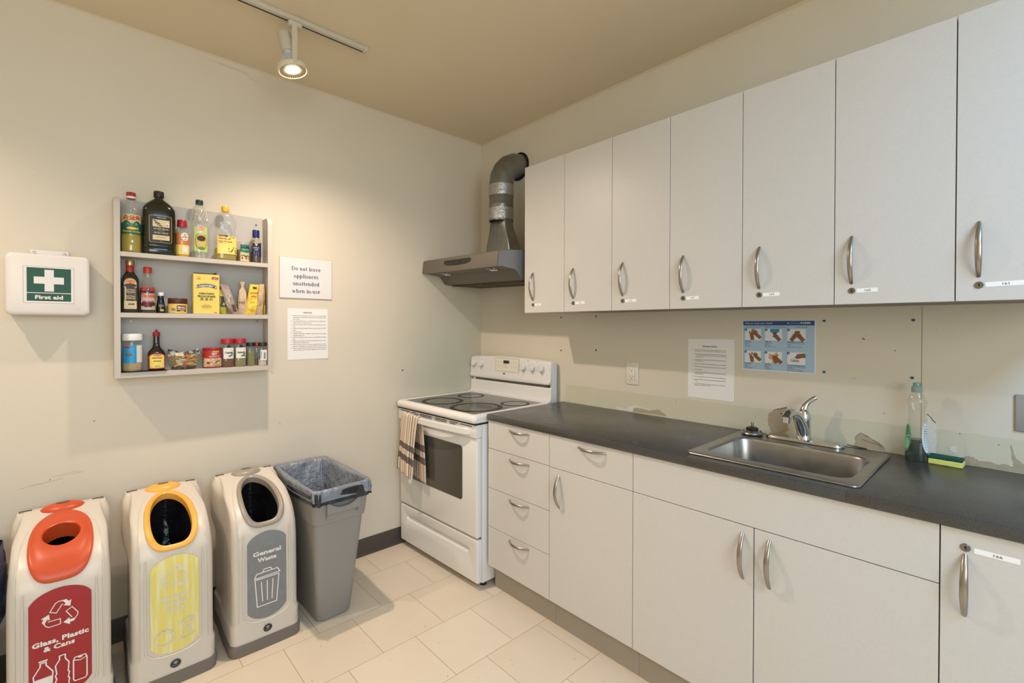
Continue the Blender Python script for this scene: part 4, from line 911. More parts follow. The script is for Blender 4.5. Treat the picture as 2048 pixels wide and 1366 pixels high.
# 2 big dark oil jug
t = at('olive_oil_jug', 'large square-shouldered dark green olive oil jug with a black cap on the top shelf', 'jug', -1.887, S1)
pj = [(.030,.052,.0),(.036,.057,.003),(.038,.0585,.012),(.038,.0585,.035),(.0365,.057,.038),(.038,.059,.042),(.038,.059,.175),(.037,.059,.19),(.036,.057,.205),(.030,.047,.222,3),(.023,.033,.236,2.5),(.0165,.018,.247,2),(.0155,.0155,.252,2),(.0155,.0155,.262,2)]
M().sup(pj, 48, p=3.6).build('jug', mat('dark_green_bottle', '12160a', .12, spec=.7), t, smooth=55)
M().lathe([(.0185,.257),(.019,.258),(.019,.280),(.0175,.283),(0,.283)], 30, caps=(1,0)).build('cap', BLK, t)
def flatmap(x0): return lambda u, v, h: (x0+h-abs(u)**2*4, u, v)
m = M().rpatch(-.0385,.0425,.052,.170,.006,0,0).rpatch(-.037,.041,.0535,.1685,.005,1,.0003).patch(-.026,.034,.064,.152,2,.0006,4).patch(-.0275,.0355,.085,.121,1,.0009,4).rpatch(-.016,.026,.157,.166,.004,1,.0009)
m.text('KIRKLAND', .0046, .005, .159, 2, .0012, bold=.03).text('EXTRA VIRGIN', .0062, .004, .109, 2, .0012, bold=.02, fit=.052).text('EXTRA VIERGE', .0062, .004, .092, 2, .0012, bold=.02, fit=.05).text('Organic', .004, .004, .117, 2, .0012).text('OLIVE OIL', .0036, .004, .103, 2, .0012).text('2 L', .004, .004, .057, 2, .0012).text('First cold pressed', .0036, .004, .075, 1, .0012)
for a, b in ((0,0),(.007,-.006),(.014,-.010),(.02,-.018)): m.disc(-.018+a,.146+b,.0045,.002,1,.0012,8).disc(-.015+a,.138+b,.002,.004,1,.0012,8)
m.stroke([(-.02,.15),(-.01,.138),(.006,.124),(.016,.122)], .0012, 1, .0012).disc(.026,.134,.006,.006,3,.0012,14).disc(.026,.132,.003,.0025,4,.0015,8)
m.supmap(.0386, .0592, 3.6).build('label', [GOLDL, mat('label_dark_brown', '241a16', .45), CREAM, WL, REDL], t, smooth=0)
# 3 red-cap shaker
P = [(.025,0),(.0268,.003),(.0268,.07),(.0275,.075),(.0268,.08),(.0268,.102),(.024,.118),(.019,.132),(.0175,.14)]
t = at('seasoning_shaker', 'small red-capped shaker with yellow contents and a round white logo, beside the big jug', 'shaker', -1.802, S1)
M().lathe([(r-.001,z) for r,z in P[:6]]+[(.0257,.105),(0,.105)], 32, caps=(1,0)).build('contents', mat('yellow_powder', 'd0a33c', .9, bump=(200,.5,.002)), t)
M().lathe(P, 36, caps=(1,0)).build('jar', CLR, t, smooth=60)
M().lathe([(.0185,.138),(.019,.14),(.0185,.166),(.017,.169),(0,.169)], 28, caps=(1,0)).build('cap', RED, t)
def o(m):
    m.patch(-.04,.04,.052,.108,0,.0,24).patch(-.04,.04,.012,.054,1,.0002,24)
    m.disc(.008,.092,.0165,.0185,2,.0006,20).text('AJI-NO-MOTO', .0048, .008, .088, 3, .001, bold=.04, fit=.028).disc(.008,.1005,.0045,.005,4,.001,12).disc(.008,.1005,.0018,.0045,2,.0013,8).patch(-.004,.021,.077,.083,4,.001,2).text('GLUTAMATE', .0035,.008,.0785,2,.0013)
    m.patch(-.002,.026,.022,.047,5,.0006,8)
    for k in range(3): m.stroke([(.002,.042-.007*k),(.022,.042-.007*k)], .0016, 3, .001)
    for k in range(6): m.stroke([(-.024,.048-.006*k),(-.006,.048-.006*k)], .001, 4, .001)
lab(t, P, o, [ORG, YEL, WL, BLK, REDL, WL])
# 4 ribbed sunflower oil bottle
P = [(.030,0),(.0345,.004),(.0355,.012),(.0345,.018),(.0352,.025),(.0352,.145),(.034,.16),(.0355,.175),(.035,.195),(.031,.215),(.023,.236),(.0145,.25),(.013,.256)]
t = at('sunflower_oil_bottle', 'empty clear ribbed oil bottle with a dark green cap and pale green label', 'bottle', -1.735, S1)
M().lathe(P, 44, caps=(1,0)).build('bottle', clear('ribbed_clear_plastic', 'e9ece4', .2), t, smooth=60)
m = M()
for k in range(16):
    a = 2*pi*k/16; m.tube([((.0352-.014*j/6*j/6)*cos(a+j*.13), (.0352-.014*j/6*j/6)*sin(a+j*.13), .178+.0095*j) for j in range(7)], .0011, 5)
m.build('ribs', clear('rib_plastic', 'f2f2ea', .4), t)
M().lathe([(.0145,.252),(.015,.254),(.015,.270),(.0135,.273),(0,.273)], 26, caps=(1,0)).build('cap', mat('dark_green_cap', '12352f', .4), t)
def o(m):
    m.rpatch(-.0275,.032,.030,.145,.006,0,0).disc(.002,.136,.018,.011,1,.0004).disc(.002,.136,.016,.009,2,.0006).text('Mazola', .006, .002, .133, 3, .001, bold=.04, fit=.028)
    m.disc(.002,.078,.026,.040,4,.0003).disc(.002,.078,.024,.038,5,.0006).text('Girasole', .0095, .002, .112, 3, .001, bold=.04, fit=.042).disc(.002,.091,.017,.013,6,.0008).text('Sunflower Oil', .0062, .002, .068, 3, .001, fit=.04).text("Huile de Tournesol", .005, .002, .060, 3, .001, fit=.038).disc(.002,.046,.014,.006,7,.001)
lab(t, P, o, [mat('lime_label', 'b9cf73', .45), WL, ORG, WL, GREENL, mat('label_ochre', 'c2a84a', .5), mat('sunflower_heart', '3b2417', .6), mat('olive_green', '5d7a3a', .5)])
# 5 canola bottle
t = at('canola_oil_bottle', 'wide clear oil bottle with a yellow cap and yellow label, one fifth full', 'bottle', -1.630, S1)
pc = [(.030,.040,0),(.034,.045,.004),(.0355,.0465,.012),(.034,.0445,.02),(.0355,.0465,.028),(.0355,.0465,.115),(.033,.043,.13),(.031,.040,.145),(.033,.0435,.16),(.035,.0465,.175),(.035,.0465,.19),(.031,.041,.212,3),(.024,.030,.228,2.5),(.0135,.0145,.236,2),(.013,.013,.242,2)]
M().sup(pc, 48, p=3).build('bottle', CLR, t, smooth=60)
M().sup([(a-.0015,b-.0015,c) for a,b,c in pc[:5]]+[(.034,.045,.055)], 40, p=3).build('oil', clear('pale_oil', 'd8c650', .4), t, smooth=60)
M().lathe([(.0145,.235),(.0158,.237),(.0158,.258),(.0145,.261),(0,.261)], 28, caps=(1,0)).build('cap', mat('yellow_cap', 'e8b62c', .4), t)
m = M().rpatch(-.0385,.046,.030,.115,.003,0,0).rpatch(-.033,.004,.1115,.1185,.003,1,.0004).text('Canola oil', .0085, -.034, .099, 2, .0008, 'LEFT', bold=.05).text('Huile Oil canola', .0068, -.034, .086, 2, .0008, 'LEFT', bold=.04, fit=.056).text('100% pure', .0045,-.034,.079,3,.0008,'LEFT').text('no name', .0045, -.031,.1132,0,.0008,'LEFT').text('C.M', .008, .012, .106, 1, .0008, 'LEFT', shear=.3)
for k in range(14):
    a = random.uniform(.005,.042); b = random.uniform(.034,.065); m.disc(a, b, .0028, .0014, 4, .0007+k*.00002, 8).disc(a+.003, b+.002, .0014, .002, 1, .0009, 6)
m.supmap(.0361, .0471, 3).build('label', [YEL, BLK, REDL, mat('label_brown', '6a4a2a', .5), mat('canola_green', '6b7a30', .5)], t, smooth=0)
# 6 small green-topped jar
P = [(.027,0),(.029,.002),(.029,.082),(.0275,.088),(.029,.092),(.029,.098),(.0,.0985)]
t = at('small_glass_jar', 'short clear jar with a green and tan label between the yellow-capped and blue-capped bottles', 'jar', -1.553, S1, .056)
M().lathe(P, 36, caps=(1,0)).build('jar', CLR, t, smooth=50)
M().lathe([(.027,.002),(.0278,.004),(.0278,.06),(0,.06)], 30, caps=(1,0)).build('contents', mat('brown_seeds', '8a6a42', .9, bump=(180,1,.004)), t)
def o(m):
    m.patch(-.020,.026,.004,.086,0,0,14).patch(-.020,.026,.050,.086,1,.0004,14,lo=lambda q: -.004+.006*q*q).text('NUTS', .0105, .004, .067, 2, .0008, bold=.05).text('ROASTED', .0052, .004, .058, 3, .0008)
    for k in range(16): m.disc(random.uniform(-.014,.02), random.uniform(.016,.034), .003, .0022, 4, .0006+k*.00002, 8)
lab(t, P, o, [mat('label_tan', 'd9c095', .5), mat('label_teal_green', '0f6e58', .45), BLK, WL, mat('nut_brown', '4e3019', .6)])
# 7 blue cap
P = [(.021,0),(.0232,.002),(.0235,.012),(.0225,.018),(.0235,.024),(.0235,.105),(.022,.118),(.015,.128),(.0135,.134)]
t = at('blue_capped_bottle', 'small bottle with navy cap and label at the right end of the top shelf', 'bottle', -1.497, S1, .060)
M().lathe(P, 32, caps=(1,0)).build('bottle', PL_GREY, t, smooth=60)
M().lathe([(r-.001,z) for r,z in P[:5]]+[(.0222,.085),(0,.085)], 30, caps=(1,0)).build('contents', mat('dark_syrup', '2b1210', .3), t)
M().lathe([(.0152,.128),(.016,.130),(.016,.162),(.0145,.166),(0,.166)], 26, caps=(1,0)).build('cap', mat('navy_cap', '16245e', .35), t)
def o(m):
    m.patch(-.022,.03,.034,.105,0,0,16).patch(-.022,.03,.100,.105,1,.0003,16).text('V', .014, -.004, .085, 2, .0008, bold=.05).text('EXTRACT', .005, -.004, .073, 2, .0008).text('PURE', .005, -.004, .064, 2, .0008)
    for k in range(4): m.stroke([(-.014,.056-.005*k),(.006,.056-.005*k)], .001, 2, .0008)
lab(t, P, o, [mat('navy_label', '1a2148', .45), GOLDL, WL])
# 8 olive oil, middle shelf
t = at('olive_oil_bottle', 'flat dark olive oil bottle with a gold cap and red neck on the middle shelf', 'bottle', -1.988, S2)
po = [(.020,.027,0),(.0215,.029,.003),(.0215,.0295,.13),(.0205,.0295,.142),(.017,.024,.157,3),(.013,.0165,.170,2.5),(.0125,.0135,.178,2),(.0125,.013,.19,2)]
M().sup(po, 40, p=4).build('bottle', mat('near_black_glass', '14120c', .1, spec=.7), t, smooth=55)
M().lathe([(.0138,.176),(.0142,.178),(.0142,.203),(.0135,.204)], 26, caps=(0,1)).build('neck_sleeve', REDL, t)
M().lathe([(.0150,.203),(.0152,.204),(.0152,.224),(.014,.2265),(0,.2265)], 30, caps=(1,0)).build('cap', mat('gold_cap', 'b7a06a', .3, .8), t)
def arch(a): return lambda q: a*sqrt(max(0, 1-q*q))
m = M().patch(-.0235,.0225,.014,.128,0,0,16,hi=arch(.022)).patch(-.0215,.0205,.016,.126,1,.0003,16,hi=arch(.02)).patch(-.0215,.0205,.05,.108,0,.0006,4).patch(-.018,.017,.128,.135,2,.0006,10,hi=arch(.006)).disc(-.0005,.116,.021,.009,0,.0009).text('EXTRA', .0068, -.0005, .094, 1, .001, bold=.03).text('VIRGIN', .0068, -.0005, .085, 1, .001, bold=.03).text('EXTRA', .0068, -.0005, .067, 1, .001, bold=.03).text('VIERGE', .0068, -.0005, .058, 1, .001, bold=.03).text('OLIVE OIL', .003, -.0005, .0795, 1, .001).text('J', .010, -.0005, .126, 3, .0012, bold=.05)
m.disc(-.004,.036,.0035,.003,0,.001,10).disc(.004,.036,.0035,.003,0,.001,10).disc(.010,.037,.0035,.003,0,.001,10)
m.supmap(.0219, .0299, 4).build('label', [mat('label_espresso', '3a2a20', .5), CREAM, ORG, REDL], t, smooth=0)
# 9 teriyaki
P = [(.0255,0),(.0275,.003),(.0275,.098),(.026,.112),(.0195,.132),(.0145,.152),(.0135,.165),(.0135,.178)]
t = at('teriyaki_bottle', 'teriyaki sauce bottle with a red cap and half dark contents, second on the middle shelf', 'bottle', -1.928, S2)
M().lathe([(r-.001,z) for r,z in P[:3]]+[(.0262,.108),(0,.108)], 30, caps=(1,0)).build('sauce', mat('dark_sauce', '120905', .15), t)
M().lathe(P, 36, caps=(1,0)).build('bottle', PL_GREY, t, smooth=60)
M().lathe([(.0148,.175),(.0152,.177),(.0152,.199),(.0138,.2015),(0,.2015)], 26, caps=(1,0)).build('cap', mat('orange_red_cap', 'c5402a', .4), t)
def o(m):
    m.patch(-.03,.03,.014,.112,0,0,18).patch(-.03,.03,.096,.112,1,.0003,18).disc(0,.103,.0075,.006,3,.0006).disc(0,.103,.003,.0025,0,.0009,10).text('Kikkoman', .005, 0, .0905, 3, .0008, bold=.04).text('Teriyaki', .0145, 0, .068, 4, .001, bold=.06, fit=.055, shear=.1)
    for k in range(10): m.disc(-.02+.0045*k, .036+.006*sin(k*1.7), .009, .0065, 2, .0005+.00004*k, 12)
    for k in range(8): m.disc(-.018+.005*k, .05+.002*sin(k*2.1), .005, .0016, 5, .0004+.00002*k, 8)
    m.disc(.018,.024,.0075,.006,6,.0012,12)
lab(t, P, o, [mat('label_pinkish', 'cdbcb8', .5), REDL, mat('meat_red', '5a1620', .4), BLK, mat('label_orange_text', 'd4581e', .4), mat('label_pink', 'b0517a', .5), mat('lime_green', '9cc04a', .4)])
# 10 vanilla
P = [(.0165,0),(.0172,.002),(.0168,.025),(.0125,.055),(.0108,.068),(.0108,.078)]
t = at('vanilla_bottle', 'tiny dark bottle with a white cap, shortest on the middle shelf', 'bottle', -1.882, S2)
M().lathe(P, 28, caps=(1,0)).build('bottle', mat('black_glass', '12110f', .12), t, smooth=60)
M().lathe([(.0106,.076),(.0112,.078),(.0112,.0905),(.0105,.092),(0,.092)], 24, caps=(1,0)).build('cap', mat('white_cap', 'dcdcdb', .4), t)
lab(t, P, lambda m: m.patch(-.016,.016,.005,.056,0,0,12).text('VANILLA', .004, 0, .034, 1, .0006).text('EXTRACT', .0035, 0, .028, 1, .0006).stroke([(-.01,.044),(.01,.044)], .0025, 2, .0006).disc(.003,.013,.008,.005,3,.0006), [BLK, WL, REDL, mat('flower_cream', 'a8a060', .5)])
# 11 baking powder tin
P = [(.0345,0),(.0358,.0015),(.0358,.044),(.0345,.046)]
t = at('baking_powder_tin', 'squat yellow baking powder tub with a maroon lid left of the yellow carton', 'tub', -1.820, S2)
M().lathe(P, 40).build('tub', mat('tub_yellow', 'd9b53f', .45), t, smooth=40)
M().lathe([(.0362,.043),(.0368,.0445),(.0368,.066),(.0355,.068),(0,.068)], 40, caps=(1,0)).build('lid', mat('maroon_lid', '471a1c', .45), t)
def o(m):
    m.patch(-.045,.05,.004,.041,0,0,24).patch(-.008,.032,.008,.036,1,.0004,14).text('MAGIC', .0092, .012, .0225, 2, .0008, bold=.03, fit=.033).text('BAKING POWDER', .005, .012, .0155, 2, .0008, bold=.03, fit=.034).patch(.004,.021,.009,.0125,3,.0008,4).patch(-.030,-.012,.008,.026,2,.0005,8)
    for k in range(9): m.patch(-.029+k*.0019,-.028+k*.0019,.010,.024,4,.0008,1)
lab(t, P, o, [mat('label_amber', 'e0bf58', .45), mat('label_maroon', '4a1c20', .45), mat('label_ivory', 'e6dcc4', .5), YEL, BLK])
# 12 corn starch carton
t = at('corn_starch_box', 'tall yellow corn starch carton with a torn open top in the middle of the shelf', 'box', -1.712, S2, .060)
M().box(-.022, .022, -.0515, .0515, 0, .184).build('carton', mat('carton_yellow', 'dcc662', .55), t, smooth=0)
m = M().add([(-.02,-.05,.183),(-.018,.045,.183),(-.016,.048,.199),(-.02,.02,.190),(-.02,-.02,.193),(-.022,-.046,.188)], [(0,1,2,3,4,5)]).add([(.02,-.05,.184),(.02,.03,.184),(.014,.035,.189),(.012,-.048,.19)], [(0,1,2,3)])
m.build('torn_flap', mat('carton_inside', '5e4f38', .8), t, smooth=0)
m = M()
n = 14; top = [(-.04+.08*i/n, .132+.008*sin(pi*i/n)) for i in range(n+1)]; bot = [(-.04+.08*i/n, .117+.008*sin(pi*i/n)) for i in range(n+1)]
m.add([(a,b,.0006) for a,b in bot+top[::-1]], [tuple(range(2*n+2))], 0)
for i, ch in enumerate("KINGSFORD'S"):
    a = -.0345+.0069*i; m.text(ch, .0088, a, .1205+.0078*sin(pi*(a+.04)/.08)-.001, 1, .001, bold=.05, rot=-.35*a/.04)
m.text('CORN STARCH', .0078, 0, .0905, 2, .0008, bold=.05, fit=.060).text('FÉCULE DE MAÏS', .0078, 0, .0775, 2, .0008, bold=.05, fit=.070).text('鷹 粟 粉', .0105, 0, .0625, 2, .0008, gap=1)
for k, w_ in enumerate((.026,.04,.042,.03)): m.stroke([(-w_/2,.041-.0045*k),(w_/2,.041-.0045*k)], .0011, 3, .0008)
m.stroke([(.03,.006),(.042,.006)], .002, 2, .0008).add([(.019,.163,.0008),(.045,.160,.0008),(.049,.170,.0008),(.045,.172,.0008),(.023,.174,.0008)], [(0,1,2,3,4)], 4).add([(-.038,.160,.0008),(-.022,.160,.0008),(-.024,.164,.0008),(-.038,.164,.0008)], [(0,1,2,3)], 5).stroke([(-.036,.17),(-.024,.17)], .0016, 5, .0008).text('NEW', .005, .034, .163, 1, .0012, rot=-.1)
m.wall_l(.022).build('print', [mat('print_navy', '1e3350', .4), WL, BLK, mat('print_grey', '6b6030', .5), REDL, mat('print_orange', 'c27a35', .5)], t, smooth=0)
# 13-18 packets
def bag(name, label, y, w, hgt, dep, lean, mats, ops=None, x=.062, tw=.75, seed=1, z=S2, pinch=None, top=None):
    t = thing(name, label, 'packet', (x, y, z+.0006), 0)
    def f(u, v):
        a = 2*pi*u; ww = w/2*(1-(1-tw)*v**1.5); dd = dep/2*(1-v**2.2)*(.55+.45*min(1, v*6))+.0012
        if pinch: q = math.exp(-((v-pinch)/.10)**2); ww *= 1-.62*q; dd *= 1-.3*q
        cx_, sy_ = cos(a), sin(a); nz = noise.noise(Vector((cx_*2+seed, sy_*2, v*5)))*.006*sin(pi*min(1, v*1.05))
        yy = ww*math.copysign(abs(sy_)**.7, sy_)+lean*v; xx = (dd+nz)*math.copysign(abs(cx_)**.8, cx_)
        if top: xx += top*v
        return (xx, yy, hgt*v+.003*noise.noise(Vector((sy_*3, seed, 1)))*v)
    m = M().grid(f, 40, 28, 0, closeu=True)
    k = 28*40; m.f.append(tuple(range(39, -1, -1))); m.mi.append(0)
    m.build('pouch', mats[0], t, smooth=70)
    if ops:
        q = M(); ops(q)
        def g(u, v, h):
            vv = min(.97, max(.02, v/hgt)); ww = w/2*(1-(1-tw)*vv**1.5)
            if pinch: ww *= 1-.62*math.exp(-((vv-pinch)/.10)**2)
            s_ = max(-.93, min(.93, u/max(ww, 1e-4))); sa = math.copysign(abs(s_)**(1/.7), s_); a = math.asin(sa)/(2*pi)
            p = f(a % 1, vv); return (p[0]+.0012+h, p[1], p[2])
        q.map(g).build('print', mats[1:], t, smooth=0)
    return t
def crinkle(n, c, rough=.3, c2=None, sc=14):
    s = N(n); s.set(s.b.inputs['Base Color'], s.mix(s.ramp(s.noise(sc), [(.45, (0,0,0,1)), (.55, (1,1,1,1))]), lin(c), lin(c2 or c))); s.b.inputs['Roughness'].default_value = rough
    s.bump(s.noise(70, detail=3), .8, .004); return s.m
bag('snack_packet', 'olive yellow foil packet leaning right against the corn starch carton', -1.642, .034, .142, .034, -.004, [crinkle('olive_foil', 'b0a93a', .3, '8c8a30'), mat('packet_maroon', '5a2420', .4), BLK],
    lambda m: m.patch(-.011,.012,.118,.138,0,0,4).patch(-.012,.012,.035,.085,1,0,4), x=.058, seed=2)
bag('snack_packet', 'grey and brown crumpled packet slumped over beside the olive foil packet', -1.599, .046, .139, .03, -.038, [crinkle('grey_foil', 'a09089', .3, '75635a'), mat('packet_cream', 'c9bfae', .5), mat('packet_brown', '5b3a20', .5)],
    lambda m: m.text('Tostitos', .010, 0, .07, 0, .0003, rot=1.1, bold=.05).patch(.0,.015,.012,.045,1,0,4), x=.070, seed=5)
bag('paper_packet', 'upright beige paper packet twisted at the top', -1.558, .044, .166, .03, .0, [crinkle('beige_paper', 'c0a98d', .7, 'b39c80'), mat('stamp_grey', '6a5a4c', .6)],
    lambda m: m.text('NO', .012, -.004, .052, 0, .0003, bold=.02), x=.060, tw=.55, seed=8, pinch=.82)
bag('yellow_snack_packet', 'bright yellow packet with red lettering leaning right of the twisted paper packet', -1.521, .056, .150, .032, .016, [crinkle('yellow_foil', 'd9bd3e', .25), REDL, BLK, mat('packet_tan', 'b98a4e', .5)],
    lambda m: m.text('snacker', .0085, .0, .104, 0, .0003, rot=.1, bold=.04).text('nuts', .0085, -.002, .088, 0, .0003, rot=.1, bold=.04).patch(-.008,.01,.128,.138,1,0,3).patch(-.014,.006,.02,.062,2,0,6), x=.066, seed=11)
bag('kraft_packet', 'pale brown paper packet leaning against the last yellow packet', -1.4885, .030, .152, .03, .012, [crinkle('kraft_paper', 'b9a183', .7, 'a98f70'), mat('stamp_dark', '5b5048', .6)],
    lambda m: m.text('ALY', .009, 0, .05, 0, .0003, rot=1.2), x=.080, seed=14)
bag('narrow_yellow_packet', 'narrow yellow and brown packet squeezed against the right rack side', -1.4655, .009, .154, .05, .0, [crinkle('amber_foil', 'cfa936', .3, '7c4a22', 10)], x=.066, seed=17, tw=.95)
# 19 breadcrumb jar
P = [(.029,0),(.0335,.003),(.0345,.012),(.0345,.12),(.033,.132),(.031,.138)]
t = at('breadcrumb_jar', 'clear jar of pale crumbs with white lid and blue label, first on bottom shelf', 'jar', -1.982, S3+.0018)
M().lathe([(r-.0008,z) for r,z in P[:3]]+[(.0337,.05),(0,.05)], 34, caps=(1,0)).build('crumbs', mat('pale_crumbs', 'b79f78', .95, bump=(300,1,.003)), t)
M().lathe(P, 40, caps=(1,0)).build('jar', CLR, t, smooth=60)
M().lathe([(.0335,.132),(.0352,.134),(.036,.158),(.034,.1615),(0,.1615)], 40, caps=(1,0)).build('lid', mat('white_lid', 'dddcda', .45), t)
def o(m):
    m.patch(-.045,.012,.036,.112,0,0,20).patch(.013,.046,.038,.112,1,0,14).disc(-.02,.104,.013,.0045,2,.0004).patch(-.026,-.002,.067,.077,3,.0004,8)
    for k in range(5): m.stroke([(-.030,.094-.005*k),(-.002-.002*k,.094-.005*k)], .0014, 4, .0004)
    for k in range(14): m.stroke([(.016,.108-.005*k),(.040,.108-.005*k)], .001, 5, .0004)
    m.stroke([(-.026,.05),(-.006,.05)], .002, 4, .0004)
lab(t, P, o, [mat('label_blue', '1f8fc4', .4), WL, REDL, mat('label_brown_bar', '7a5a36', .5), mat('label_navy_text', '14365a', .5), mat('label_grey_text', '77787a', .5)])
# 20 seasoning bottle
P = [(.028,0),(.0302,.003),(.0308,.072),(.027,.085),(.0175,.095),(.0125,.108),(.0112,.135),(.0112,.152)]
t = at('seasoning_bottle', 'brown sauce bottle with pointed red cap and yellow label on the bottom shelf', 'bottle', -1.898, S3+.0018)
M().sup([(r*.8,r,z) for r,z in P[:4]]+[(r,r,z) for r,z in P[4:]], 40, p=2.3).build('bottle', mat('brown_glass', '1d0f08', .1, spec=.7), t, smooth=60)
M().lathe([(.0125,.150),(.0132,.152),(.0128,.168),(.006,.170),(.0042,.172),(.003,.180),(0,.180)], 26, caps=(1,0)).build('cap', RED, t)
def shp(q): return -.010*abs(q)**3
m = M().patch(-.029,.029,.006,.074,0,0,16,hi=shp,lo=lambda q: 0).patch(-.0255,.0255,.010,.071,1,.0003,16,hi=shp).disc(0,.066,.0145,.005,0,.0006).text('MAGGI', .0048, 0, .0638, 2, .001, bold=.05).text('Seasoning', .0066, 0, .052, 3, .001, bold=.05).text('Arôme', .0066, 0, .038, 3, .001, bold=.05).text('200 ml', .0042, 0, .016, 3, .001, bold=.04)
for k in range(3): m.stroke([(-.016,.032-.005*k),(.008,.032-.005*k)], .0006, 4, .001)
m.patch(.013,.019,.022,.031,5,.001,1)
m.supmap(.0252, .0314, 2.3).build('label', [mat('label_vermilion', 'b8321e', .45), mat('label_lemon', 'e6d268', .45), YEL, mat('label_dark_red', '8a1c18', .5), GOLDL, WL], t, smooth=0)
# 21 pasta packet
t = thing('pasta_packet', 'clear packet of dry pasta tied with an orange band, lying on the bottom shelf', 'packet', (.060, -1.798, S3+.0012))
random.seed(21); m = M()
for k in range(150):
    a = random.uniform(0, pi*2); rr0 = sqrt(random.random()); z = random.uniform(.012, .066); wdt = .038+.018*z/.066
    px, py = .026*rr0*cos(a), wdt*rr0*sin(a); an = random.uniform(-.9, .9); dz = random.uniform(-.6, .6); L = random.uniform(.014, .024)
    d = Vector((random.uniform(-.25, .25), cos(an), dz)).normalized()*L/2; c = Vector((px, py, z))
    m.tube([c-d, c+d], .0024, 5)
pas = m.build('pasta', mat('dry_pasta', 'c49a46', .6), t, smooth=60); pas['kind'] = 'stuff'
def fbag(u, v):
    a = 2*pi*u; hh_ = .078*v; wy = .046+.020*sqrt(v)+.003*noise.noise(Vector((cos(a)*2, sin(a)*2, v*6))); wx = .030*(1-.5*v**3)
    zt_ = hh_+(.012*abs(sin(a))**2-.004)*v+.005*noise.noise(Vector((cos(a)*4, sin(a)*4, 3)))*v
    return (wx*cos(a), wy*math.copysign(abs(sin(a))**.8, sin(a)), max(.0, zt_))
M().grid(fbag, 48, 16, 0, closeu=True).build('film', clear('crinkly_film', 'efe8d8', .18, .1), t, smooth=40)
def ftop(u, v):
    y_ = -.062+.124*u; n_ = noise.noise(Vector((u*9, v*4, 2)))
    return (.018-.030*v+.008*n_, y_*(1-.06*v), .062+.030*v*(.45+.55*abs(2*u-1)**1.2)+.008*n_-.012*(1-v)*(1-abs(2*u-1)))
M().grid(ftop, 40, 10, 0).build('folded_top', crinkle('printed_film', '1c2230', .2, 'a9a8a0', 30), t, smooth=50)
M().rpatch(-.036,-.004,.060,.074,.006,0,0).disc(-.018,.067,.009,.006,1,.0004).disc(-.018,.067,.004,.003,2,.0008).map(lambda u,v,h: (.031+h, u, v-.1*(u+.02))).build('print', [WL, mat('ring_yellow', 'dcb93c', .5), WL], t, smooth=0)
M().rings([[(x_,y_,z_) for x_, y_ in [(.029*cos(2*pi*i/24), .047*sin(2*pi*i/24)) for i in range(24)]] for z_ in (.0008, .012)], 0).build('tray', mat('dark_tray', '15151f', .3), t, smooth=60)
M().tube([(.030,.002,.002),(.034,.004,.03),(.033,.006,.06),(.026,.008,.078)], .0009, 6).tube([(.031,-.002,.002),(.034,.003,.03),(.032,.010,.055),(.024,.017,.072)], .0009, 6).build('band', mat('orange_band', 'd8502a', .5), t)
M().box(.026,.030,-.016,.018,-.001+.0012,.009).build('clip', BLK, t, smooth=0)
# 22 red tin
P = [(.036,0),(.0375,.002),(.0375,.082),(.036,.084)]
t = at('bouillon_tin', 'red and cream bouillon powder tin with a red lid on the bottom shelf', 'tin', -1.686, S3)
M().lathe(P, 40).build('can', mat('can_red', 'a81f22', .4), t, smooth=40)
M().lathe([(.0378,.083),(.039,.085),(.039,.092),(.037,.094),(0,.0935)], 40, caps=(1,0)).build('lid', RED, t)
def o(m):
    m.patch(-.05,.05,.006,.05,0,0,26,hi=lambda q: -.004*q*q).patch(-.05,.05,.044,.080,1,.0002,26,lo=lambda q: .004*q*q).patch(-.006,.022,.072,.081,2,.0005,6).text('鸡粉', .0085, .003, .060, 3, .0009, bold=.05).text('Chicken Bouillon Powder', .0042, .003, .053, 3, .0009, bold=.03, fit=.045).text('Bouillon de poulet', .0038, .003, .0475, 3, .0009, fit=.042)
    m.disc(.012,.026,.024,.015,4,.0005).disc(.014,.028,.016,.009,0,.0008).disc(.016,.031,.012,.0045,5,.0011).disc(.008,.024,.008,.003,5,.0012).patch(-.030,-.014,.018,.030,1,.0008,4).stroke([(-.010,.03),(-.014,.042),(-.010,.040)], .002, 6, .0009)
    for k in range(7): m.patch(-.026+k*.008,-.021+k*.008,.0075,.0115,7,.0006,1)
lab(t, P, o, [mat('label_cream_pale', 'd8c9a4', .5), REDL, GOLDL, WL, mat('soup_tan', 'b59a6a', .5), mat('chicken_brown', '9a6434', .5), mat('scallion', '7a9a3c', .5), BLK])
